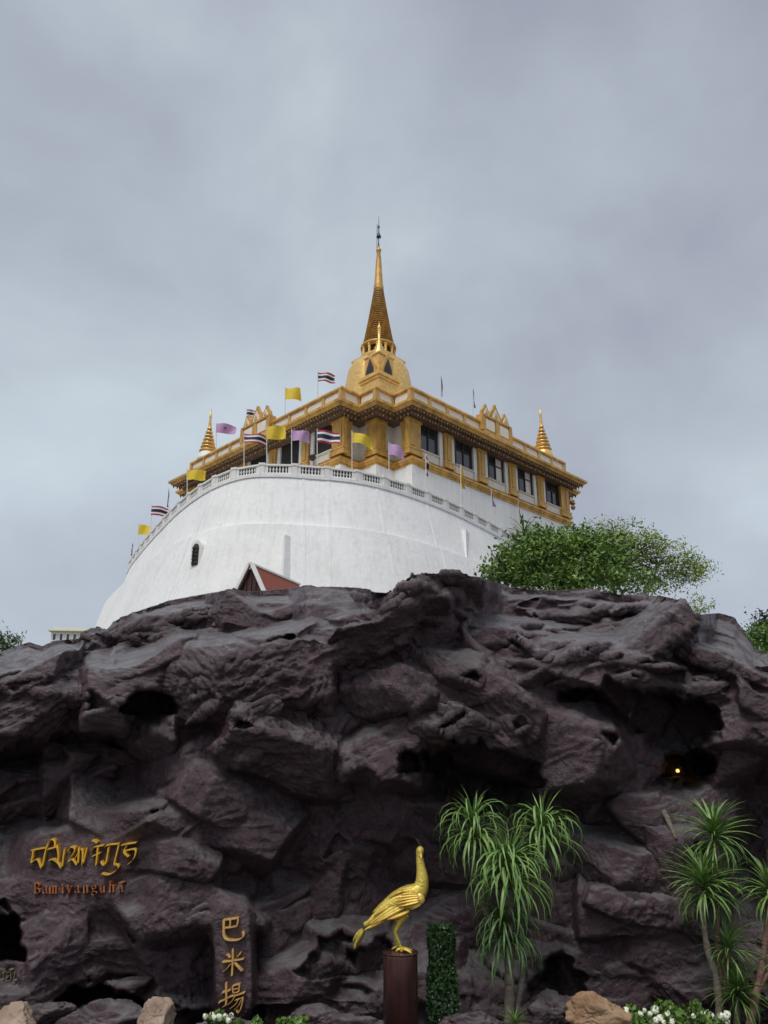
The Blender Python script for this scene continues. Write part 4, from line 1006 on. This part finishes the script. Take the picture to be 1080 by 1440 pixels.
# far wing
for i, (a, c, d, w_) in enumerate(wing[3:6]):
    feather('wing_feather', (a, (c[0]-10,c[1]-20), (d[0]-12,d[1]-14)), w_, .085+.008*i, M['bird'])
for (pts, dy) in (([(600,760,56,.8),(575,810,40,.9),(545,870,25,1),(515,945,16.5,1),(535,1010,14.5,1),(560,1080,15,1),(575,1128,17,1)], -.035), ([(570,770,50,.8),(548,825,36,.9),(528,880,22,1),(502,950,15.5,1),(516,1020,13.5,1),(530,1085,14.5,1),(540,1128,16,1)], .045)):
    loft(pts, 'leg', M['bird'], bird, 12, dy)
    bx, by = pts[-1][0], pts[-1][1]
    f0 = zp(bx, by, dy); f0.z = .016
    for (ex, ey) in ((75,-.055),(88,.012),(60,.07),(-52,.0)):
        b = MB(); b.tube([f0+Vector((0,0,.012)), f0+Vector((ex*UN*.5, ey*.5, .008)), f0+Vector((ex*UN, ey, -.004)), f0+Vector((ex*UN*1.18, ey*1.15, -.012))], [.015,.012,.010,.003], 8); b.build('toe', M['bird'], bird, True)

# ------------------------------------------------------------------ plants
def leaf_mesh(L, w, droop, up, n=6, name='leaf', m=None):
    """long strap leaf: starts upwards/outwards along +x, arches and hangs"""
    b = MB(); P = []; a = up; x = z = 0
    for i in range(n+1):
        t = i/n; P.append((x, z, w*(.55+.45*min(1, t*5))*(1-t**2.2)+.0008)); a -= droop*(.35+1.3*t)/n; x += math.cos(a)*L/n; z += math.sin(a)*L/n
    k = len(b.v)
    for (x, z, w_) in P: b.v += [(x, -w_, z+w_*.35), (x, 0, z), (x, w_, z+w_*.35)]
    for i in range(n):
        q = k+3*i; b.f += [(q, q+1, q+4, q+3), (q+1, q+2, q+5, q+4)]; b.m += [0, 0]
    return b.mesh(name, m or M['dracaena'], True)
LM = {}
for mk in ('dracaena', 'dracaena2', 'bright'):
    LM[mk] = {'arch': [leaf_mesh(1, .023, d, u, 7, 'leaf', M[mk]) for d, u in ((3.4,1.0),(3.2,.7),(3.4,1.2),(2.6,.2),(2.2,.0),(3.0,.45))],
              'spike': [leaf_mesh(1, .030, d, u, 6, 'leaf', M[mk]) for d, u in ((.5,1.0),(.8,1.0),(.6,.6),(1.0,.4),(.8,.1),(.9,.75))]}
def rosette(parent, org, c, rad, n, style, mk, seed, extra=0):
    r_ = random.Random(seed); LV = []; LF = []
    for i in range(n+extra):
        if i < n: t = (i+.5)/n
        else: t = r_.random()*.85
        az = i*2.39996+r_.uniform(-.3,.3)
        if style == 'arch':
            top_ = t > .84
            ms = LM[mk]['arch']; me = LM[mk]['spike'][r_.randrange(2)] if top_ else (ms[r_.choice((0,2,2,1))] if t > .45 else ms[r_.choice((3,4,5,1,0))])
            L = rad*r_.uniform(.85,1.3)*(.62 if top_ else 1)
        else:
            ms = LM[mk]['spike']; me = ms[min(5, int((1-t)*5+r_.uniform(0,1)))] if t > .25 else LM[mk]['arch'][r_.choice((3,4))]; L = rad*r_.uniform(.8,1.15)
        loc = Vector(c)-Vector(org)+Vector((0,0,(t-.5)*rad*.45))
        p_ = r_.uniform(-.25,.25) + ((t-.84)*-2.2 if style == 'arch' and t > .84 else 0)
        rot = (r_.uniform(-.3,.3), p_ if style == 'arch' else r_.uniform(-.2,.35)*(1-t), az); scl = (L, L*r_.uniform(.75,1.05), L)
        if i < n:
            o = link('leaf', me, parent, loc); o.rotation_euler = rot; o.scale = scl
        else:
            mw = Matrix.LocRotScale(loc, __import__('mathutils').Euler(rot), Vector(scl)); k = len(LV)
            LV += [tuple(mw @ v.co) for v in me.vertices]; LF += [tuple(k+q for q in p.vertices) for p in me.polygons]
    if LV:
        o = link('leaf_mass', npmesh('leaf_mass', LV, LF, M[mk], True), parent); o['kind'] = 'stuff'
def plant(name, label, Y, base_px, stems, heads, group=None, barkm='bark'):
    o = W(base_px[0], base_px[1], Y); o.z = 0
    t = thing(name, label, 'plant', o, 0, group)
    for pts, r0, r1, bk in stems:
        b = MB(); P = []
        for (x, y, dy) in pts: P.append(W(x, y, Y+dy)-o)
        P[0].z = min(P[0].z, .0) if pts[0][1] > 1400 else P[0].z
        Pc = [Vector(q) for q in catmull([tuple(p) for p in P], 5)]
        rad = [r0+(r1-r0)*i/(len(Pc)-1)+.004*math.sin(i*1.9) for i in range(len(Pc))]
        b.tube(Pc, rad, 9); b.build('trunk', M[bk], t, True)
    for i, hd in enumerate(heads):
        x, y, dy, rad, n, st_, mk = hd[:7]; rosette(t, o, W(x, y, Y+dy), rad, n, st_, mk, len(label)*7+i, hd[7] if len(hd) > 7 else int(n*.5))
    return t
plant('dracaena', 'tall dracaena with four drooping mop heads of narrow leaves, right of the golden bird', 7.6, (716,1440),
  [([(716,1440,0),(717,1400,0),(716,1360,0),(716,1310,.0),(716,1250,-.06)],.047,.034,'bark'), ([(722,1420,.02),(735,1370,.03),(730,1340,.06)],.03,.02,'bark'), ([(700,1320,.08),(684,1282,.10),(670,1235,.06),(667,1185,.0)],.036,.026,'bark'), ([(722,1300,.12),(745,1250,.14),(762,1190,.1)],.034,.026,'bark')],
  [(666,1166,0,.47,76,'arch','dracaena',50),(764,1170,.12,.47,76,'arch','dracaena',50),(716,1226,-.14,.52,92,'arch','dracaena',90),(712,1312,-.02,.42,54,'arch','dracaena2',90)])
plant('dracaena', 'slender dracaena with several spiky heads on bent trunks, behind the wide white flowered bush', 7.6, (1012,1440),
  [([(1010,1425,0),(1008,1380,0),(996,1340,0),(988,1290,0),(984,1250,0)],.034,.022,'bark'), ([(1012,1420,.04),(1012,1360,.08),(1008,1290,.1),(1004,1180,.1)],.03,.02,'barkred'), ([(1036,1440,.02),(1036,1415,.02),(1037,1400,.02)],.03,.024,'bark'), ([(1016,1400,.05),(1022,1360,.06),(1026,1335,.06)],.022,.018,'barkred')],
  [(1004,1174,.1,.40,62,'spike','dracaena',70),(990,1244,-.02,.42,60,'spike','dracaena',70),(1018,1250,.1,.35,46,'spike','dracaena2'),(1024,1334,.06,.31,46,'spike','dracaena',70),(1038,1394,.0,.33,52,'spike','bright',70)])
plant('dracaena', 'dracaena cut by the right frame edge, on one reddish slanting trunk', 7.5, (1050,1440),
  [([(1052,1440,0),(1064,1395,0),(1076,1330,.03),(1082,1255,.03)],.034,.024,'barkred'), ([(1066,1395,.0),(1078,1372,.0),(1090,1360,0)],.02,.016,'barkred')],
  [(1083,1250,.03,.38,64,'spike','dracaena'),(1094,1352,0,.26,40,'spike','dracaena')])
plant('bromeliad', 'small bright green spiky plant at the foot of the tall dracaena', 7.35, (724,1445), [([(724,1446,0),(724,1440,0)],.02,.015,'bark')], [(724,1440,0,.16,36,'spike','bright')])

def leafcloud(name, pts, size, m, parent, seed, elong=2.2, up=.4):
    """one leaf-shaped card pair per point, in one mesh"""
    rs = np.random.RandomState(seed); n = len(pts); P = np.asarray(pts)
    d = rs.normal(size=(n,3)); d[:,2] += up; d /= np.linalg.norm(d,axis=1)[:,None]
    s_ = np.cross(d, rs.normal(size=(n,3))); s_ /= np.linalg.norm(s_,axis=1)[:,None]
    nn = np.cross(d, s_); L = size*rs.uniform(.6,1.3,(n,1)); w_ = L/elong
    A = P - d*L*.5; B_ = P + s_*w_*.5 - nn*w_*.12; Cc = P + d*L*.5; D_ = P - s_*w_*.5 - nn*w_*.12; 
    V = np.concatenate([A, B_, Cc, D_], 1).reshape(-1,3); I = np.arange(n)*4
    F = np.concatenate([np.stack([I,I+1,I+2],1), np.stack([I,I+2,I+3],1)])
    return link(name, npmesh(name, V, F, m, False), parent)
# leafy green column beside the post
o = W(622,1440,7.7); o.z = 0; col = thing('hedge_column', 'narrow clipped column of small dark green leaves between the brown post and the dracaena', 'plant', o)
ht = W(622,1302,7.7).z; rs = np.random.RandomState(4); n = 4200
th = rs.uniform(0, 2*math.pi, n); rr_ = .128*(1-.14*rs.rand(n))*(1+.10*np.sin(th*3+1)); zz = rs.uniform(0, ht, n); rr_ = rr_*np.clip((ht+.02-zz)/.06, .5, 1)*(1+.10*np.sin(zz*9)+.05*np.sin(zz*23))
tm = rs.rand(n) < .06; zz[tm] = ht-.02+rs.rand(tm.sum())*.03; rr_[tm] = .11*np.sqrt(rs.rand(tm.sum()))
pts = np.stack([rr_*np.cos(th), rr_*np.sin(th), zz], 1)
lf = leafcloud('leaves', pts, .034, M['ivy'], col, 3, 1.5, -.5); lf['kind'] = 'stuff'
b = MB(); b.lathe([(.085,0),(.085,ht-.04)], 10); b.build('stem', M['barkdk'], col)
# low flowering shrubs and stones along the bottom
def lowshrub(label, px, py, Y, w, h, nl, nf, seed, m='bright', group='low plants along the foot of the rock', fl=True):
    o = W(px, py, Y); o.z = 0; t = thing('flower_bush' if fl else 'low_shrub', label, 'plant', o, 0, group)
    rs = np.random.RandomState(seed); top = max(W(px, py, Y).z, .06)
    q = rs.normal(size=(nl,3)); q /= np.linalg.norm(q,axis=1)[:,None]; q *= rs.rand(nl,1)**.35
    pts = q*np.array([w/2, w*.32, h/2]) + np.array([0,0,top-h/2]); pts = pts[pts[:,2] > 0]
    pts[:,2] += .03*np.sin(pts[:,0]*23+seed)
    l_ = leafcloud('leaves', pts, .052, M[m], t, seed+1, 1.7, .3); l_['kind'] = 'stuff'
    b = MB()
    for k in range(5): b.tube([(0,0,0),(rs.uniform(-.3,.3)*w, rs.uniform(-.1,.1), top*.8)], [.008,.004], 5)
    b.build('stem', M['barkdk'], t)
    for k in range(nf):
        a_ = rs.uniform(-1,1); x_ = a_*w*.48; y_ = -w*.3*rs.uniform(.3,1)*math.sqrt(max(.05,1-a_*a_)); z_ = top-h*rs.uniform(.0,.45)*(.6+.6*abs(a_))
        b = MB(); r0 = rs.uniform(.018,.032)
        for p_ in range(7):
            u_ = rs.normal(size=3); u_ /= np.linalg.norm(u_); c = np.array([x_,y_,z_])+u_*r0*.6; e1 = np.cross(u_, rs.normal(size=3)); e1 /= np.linalg.norm(e1); e2 = np.cross(u_, e1)
            k0 = len(b.v)
            for t_ in range(5): b.v.append(tuple(c+r0*.75*(e1*math.cos(t_*1.2566)+e2*math.sin(t_*1.2566))+u_*.0))
            b.v.append(tuple(c+u_*r0*.45))
            for t_ in range(5): b.f.append((k0+t_, k0+(t_+1)%5, k0+5)); b.m.append(0)
        b.build('flower', M['petal'], t)
    return t
lowshrub('small white flowered bush under the chinese characters', 316, 1424, 7.3, .33, .22, 420, 9, 3)
lowshrub('small plain green shrub left of centre on the bottom edge', 412, 1428, 7.3, .26, .14, 320, 0, 5, fl=False)
lowshrub('tiny green sprig between the white flowered bush and the plain shrub', 362, 1436, 7.3, .10, .10, 90, 0, 8, fl=False)
lowshrub('wide bush dotted with white flower heads, at the bottom right', 945, 1412, 7.3, .92, .30, 1300, 26, 9)
for lab, px, py, r_, sq, sd, m in (('pinkish tan boulder at the bottom left corner', 22, 1432, .165, (1.15,.8,.8), 4, 'pinktan'), ('pale upright tan boulder on the bottom edge, right of the lettered boulder', 222, 1430, .155, (1.0,.8,.95), 8, 'pinktan'), ('orange brown jagged boulder on the bottom edge, right of the dracaena', 838, 1420, .21, (1.15,.8,.72), 15, 'tan')):
    p = W(px, py, 7.25); p.z -= .03; o = stone('boulder', p, r_, sd, M[m], None, sq); tag(o, lab, 'boulder', 'loose stones along the foot of the rock')
for k, (lab, px, py, r_, sq) in enumerate((('low dark rock in the shadow below the lettered boulder', 148, 1438, .30, (1.2,.7,.5)), ('low dark rock at the foot of the wall, left of the brown post', 480, 1446, .30, (1.4,.7,.4)), ('low dark rock behind the bottom edge, right of the leafy column', 668, 1440, .22, (1.4,.7,.5)),('flat dark rock between the plain green shrub and the brown post', 436, 1436, .2, (1.3,.8,.5)),('dark rock behind the orange brown boulder, right of the dracaena trunk', 772, 1424, .27, (1.2,.8,.6)),('dark rock under the chinese characters behind the white flowered bush', 318, 1450, .22, (1.3,.6,.4)),('small dark rock in the left corner below the dark hollow', 60, 1428, .2, (1.2,.8,.6)))):
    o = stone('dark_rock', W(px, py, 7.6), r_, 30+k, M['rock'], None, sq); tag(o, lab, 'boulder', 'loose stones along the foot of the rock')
# bare pale root and small lamp in the right hollow
pts = [onrock(x, y)+Vector((0,-.02,0)) for x, y in ((931,1139),(937,1150),(944,1166),(950,1180))]
b = MB(); b.tube(pts, [.026,.03,.024,.012], 8); o = b.build('broken_root', M['bark'], None, True); tag(o, 'pale broken root sticking out of the rock below the small lamp', 'root')
h = onrock(951,1084); lp = thing('hollow_lamp', 'small warm lit lamp in the dark hollow of the rock at the right', 'lamp', h+Vector((0,-.05,0)))
b = MB(); b.lathe([(.012,-.02),(.020,-.012),(.023,0),(.018,.014),(.006,.022)], 12); b.build('bulb', mat('lamp_glow', (1,.7,.25), .5, emit=((1,.6,.15), 1.6)), lp, True)
b = MB(); b.tube([(0,.0,.02),(0,.02,.05),(0,.09,.06)], .009, 6); b.build('holder', M['dark'], lp)
# ------------------------------------------------------------------ trees on and behind the rock
def bush_crown(lobes, n, seed, jit=.12):
    rs = np.random.RandomState(seed); out = []
    tot = sum(l[1][0]*l[1][1]*l[1][2] for l in lobes)
    for (c, r) in lobes:
        k = int(n*r[0]*r[1]*r[2]/tot)+20
        q = rs.normal(size=(k,3)); q /= np.linalg.norm(q,axis=1)[:,None]; q *= (rs.rand(k,1)**.30)
        p = q*np.array(r)+np.array(c); nzv = pnoise(p*2.2+seed); keep = nzv > -.22; p = p[keep]
        out.append(p + jit*rs.normal(size=p.shape))
    return np.concatenate(out)
def tree(label, cat, Y, base, lobes_px, n, leaf, lm, seed, branches, bark='barkdk', elong=2.4, jit=.08, depth=.75, clump=True, name='tree', up=.2):
    o = W(base[0], base[1], Y); gz = 0.0; oo = Vector((o.x, Y, 0))
    t = thing(name, label, cat, oo)
    mpp = Y/ray(*base)[1]/FPX
    L = [(tuple(W(x, y, Y+dy)-oo), (rx*mpp, min(rx,ry*1.4)*mpp*depth, ry*mpp)) for (x, y, dy, rx, ry) in lobes_px]
    pts = bush_crown(L, n//7 if clump else n, seed, jit)
    if clump:
        rs = np.random.RandomState(seed+5); pts = (pts[:,None,:]+rs.normal(size=(len(pts),7,3))*leaf*.85).reshape(-1,3)
    l_ = leafcloud('crown', pts, leaf, M[lm], t, seed+2, elong, up); l_['kind'] = 'stuff'
    for pth in branches:
        b = MB(); P = [W(x, y, Y+dy)-oo for (x, y, dy) in pth]
        if pth[0][1] >= base[1]-1: P.insert(0, Vector((P[0].x, P[0].y, 0)))
        r0 = .05*mpp/.02 if pth[0][1] >= base[1]-1 else .028*mpp/.02
        b.tube(P, [r0*(1-.75*i/(len(P)-1)) for i in range(len(P))], 6); b.build('trunk' if pth[0][1] >= base[1]-1 else 'branch', M[bark], t, True)
    return t
YT = 21.5
tree('dense dark green leafy shrub on the rock crest in front of the white mound', 'shrub', YT, (760,850),
     [(735,790,0,42,30),(760,778,.2,44,34),(800,790,.3,50,36),(795,765,.4,44,24),(715,806,-.2,36,18),(845,785,.3,40,34),(700,800,0,22,16),(820,812,-.3,60,20),(885,818,-.2,44,14),(770,815,-.3,50,18)], 24000, .165, 'shrub', 3,
     [[(760,850,0),(760,810,0),(745,770,0)],[(800,850,0),(805,800,0),(815,765,0)],[(780,850,.1),(735,800,.1),(710,790,.1)]], elong=2.6, name='shrub')
# feathery umbrella tree with fine branching, sky showing through its right side
fe = [[(862,850,0),(864,820,0),(872,790,0)]]
rs_ = random.Random(12)
for k in range(15):
    a = math.pi*(.02+.9*k/14); L = rs_.uniform(85,118)*(1.0 if a < 1.2 else .72); x1 = 868+math.cos(a)*L*1.0; y1 = 806-math.sin(a)*L*.60
    fe.append([(868+math.cos(a)*8, 802-math.sin(a)*6, 0), (868+math.cos(a)*L*.45+rs_.uniform(-5,5), 803-math.sin(a)*L*.36, rs_.uniform(-.6,.6)), (x1, y1, rs_.uniform(-1.2,1.2))])
    xm, ym = 868+math.cos(a)*L*.5, 803-math.sin(a)*L*.38
    for q in range(2): fe.append([(xm, ym, 0), (xm+rs_.uniform(-25,28), ym-rs_.uniform(4,26), rs_.uniform(-.8,.8))])
tree('feathery light green tree with thin dark branches, right of the dense shrub', 'tree', YT+1.0, (862,850),
     [(860,765,0,50,24),(830,762,.2,40,22),(905,772,0,44,22),(945,786,0,34,20),(968,800,0,26,18),(940,812,.2,34,14),(890,800,.3,40,18),(880,752,0,46,14),(920,830,.3,40,8),(985,803,0,12,10)], 11500, .11, 'feathery', 9, fe, elong=2.8, jit=.13)
sp_ = W(737,752,YT-.5)
plant('rosette_plant', 'spiky rosette plant poking above the dense shrub at the edge of the balustrade', YT+.15, (738,850),
      [([(738,850,0),(738,800,0),(737,760,0)],.05,.035,'bark')], [(737,752,0,.62,44,'spike','dracaena'),(728,765,.1,.5,30,'spike','dracaena2'),(748,762,0,.5,30,'spike','dracaena')])
tree('bright green shrub behind the rock at the right edge', 'shrub', 26, (1066,925), [(1062,903,0,22,18),(1078,898,.3,24,22),(1048,897,0,14,14),(1100,900,0,30,26)], 3000, .15, 'bright', 21, [[(1066,925,0),(1066,900,0)]], name='shrub')
tree('dark conical tree behind the bright shrub at the right edge', 'tree', 38, (1075,925), [(1074,880,0,14,14),(1078,894,0,20,16),(1095,888,0,22,24)], 1800, .22, 'darkleaf', 23, [[(1075,925,0),(1075,885,0)]])
tree('small wispy shrub on the rock right of the feathery tree', 'shrub', 22, (985,880), [(985,858,0,12,8),(976,850,0,8,6)], 260, .08, 'feathery', 25, [[(985,880,0),(984,858,0)]], name='shrub', jit=.14)
tree('drooping pale green shrub over the rock at the left edge', 'shrub', 16, (8,930), [(8,908,0,24,9),(-8,902,0,22,10),(24,906,0,12,6)], 900, .10, 'farleaf', 27, [[(8,930,0),(10,905,0)],[(8,915,0),(28,900,0)]], elong=4, name='shrub', jit=.07)
# ------------------------------------------------------------------ small thai gabled pavilion behind the crest
YP = 40.0; pk = W(353,789,YP); pv = thing('gabled_pavilion', 'small pavilion with white edged gable and red tiled roof, between rock crest and mound', 'pavilion', (pk.x, YP, 0), R(-24))
hz = pk.z-.16; hw, hh, dpt = .98, 1.85, 5.2
b = MB(); b.box(-1.5,1.5,.35,dpt-.2,0,hz-hh*1.25); b.build('wall', M['white'], pv)
def raked(x0, z0, x1, z1, w, y0, y1, b, m=0):
    d = Vector((x1-x0, z1-z0)).normalized(); n = Vector((-d.y, d.x))*w
    P = [(x0,z0),(x1,z1),(x1+n.x,z1+n.y),(x0+n.x,z0+n.y)]
    b.hexa([(p[0],y0,p[1]) for p in P]+[(p[0],y1,p[1]) for p in P], m)
ext = 1.55
for s_ in (-1, 1):
    b = MB(); raked(0, hz-.02, s_*hw*ext, hz-hh*ext, .16*(1 if s_ < 0 else -1)*-1, -.12, .10, b); b.build('bargeboard', M['white'], pv)
    b = MB(); raked(s_*.05, hz-.30, s_*hw*ext*.86, hz-hh*ext*.9-.1, .09*(1 if s_ < 0 else -1)*-1, -.03, .12, b); b.build('bargeboard', M['maroon'], pv)
b = MB(); b.v += [(-hw*1.35,.15,hz-hh*1.5),(hw*1.35,.15,hz-hh*1.5),(0,.15,hz-.25)]; b.f.append((0,1,2)); b.m.append(0); 
for k in range(-3, 4): b.box(k*.3-.03, k*.3+.03, .08, .149, hz-hh*1.5, hz-.3-abs(k*.3)*hh/hw-.05)
b.build('gable', M['maroon'], pv)
# roof slopes with rows of tiles
rowm = {}
for s_ in (-1, 1):
    b = MB(); b.quad((0,.11,hz-.06),(s_*hw*ext,.11,hz-hh*ext-.06),(s_*hw*ext,dpt,hz-hh*ext-.06),(0,dpt,hz-.06)); b.build('roof_slope', M['tile'], pv)
b = MB(); b.box(-.085,.085,-.14,.14,-.012,.03); b.box(-.085,.085,-.15,-.12,.03,.04); tm_ = b.mesh('tile', M['tile'])
s_ = 1; sl = math.hypot(hw, hh)*ext; ang = math.atan2(hh, hw); nrow, ncol = 12, 24
for i in range(nrow):
    for j in range(ncol):
        d_ = (i+.5)/nrow*sl; o = link('tile', tm_, pv, (math.cos(ang)*d_+math.sin(ang)*.0, .2+(j+.5)*(dpt-.3)/ncol, hz-.045-math.sin(ang)*d_+.02)); 
        o.rotation_euler = Matrix(((0, math.cos(ang), math.sin(ang)), (1, 0, 0), (0, -math.sin(ang), math.cos(ang)))).transposed().transposed().to_euler()
        o.rotation_euler = Matrix(((0, -math.cos(ang), math.sin(ang)), (1, 0, 0), (0, math.sin(ang), math.cos(ang)))).to_euler()
b = MB(); b.box(-.09,.09,-.14,dpt,hz-.03,hz+.07); b.build('ridge', M['white'], pv)
# ------------------------------------------------------------------ far things at the left
p = W(96,893,130); tb = thing('apartment_building', 'pale yellow flat roofed building far behind the left crest of the rock', 'building', (p.x, 130, 0), R(6))
m_ = 130/ray(96,893)[1]/FPX; w_ = 46*m_; tz = W(96,884,130).z
b = MB(); b.box(-w_/2,w_/2,0,12,0,tz-.5); b.build('wall', M['paleyellow'], tb)
b = MB(); b.box(-w_/2-.5,w_/2+.5,-.6,12.5,tz-.5,tz-.25); b.box(-w_/2-.2,w_/2+.2,-.3,12.2,tz-.25,tz); b.build('roof_parapet', M['paleyellow'], tb)
b = MB(); b.box(-.42,.42,-.06,.1,-.75,.75); bw = b.mesh('window', M['fwhite']); b = MB(); b.box(-.22,.22,-.075,-.061,-.5,.5); bp_ = b.mesh('pane', M['glass'])
for r_ in range(3):
    for k in range(5):
        f = link('window', bw, tb, (-w_/2+w_*(k+.5)/5, -.01, tz-1.45-3*r_)); link('pane', bp_, f)
pr = W(42,903,70); hr = thing('slate_roof_house', 'dark blue grey gabled roof peeping over the left crest of the rock', 'house', (pr.x, 70, 0), R(0))
b = MB(); q = 2.4; b.v += [(-q,0,pr.z-1.5),(q,0,pr.z-1.5),(0,0,pr.z),(-q,7,pr.z-1.5),(q,7,pr.z-1.5),(0,7,pr.z)]
for f in ((0,1,2),(5,4,3),(0,2,5,3),(1,4,5,2),(0,3,4,1)): b.f.append(f); b.m.append(0)
b.build('roof', M['greyroof'], hr); b = MB(); b.box(-2,2,.3,6.7,0,pr.z-1.503); b.build('wall', M['paleyellow'], hr)
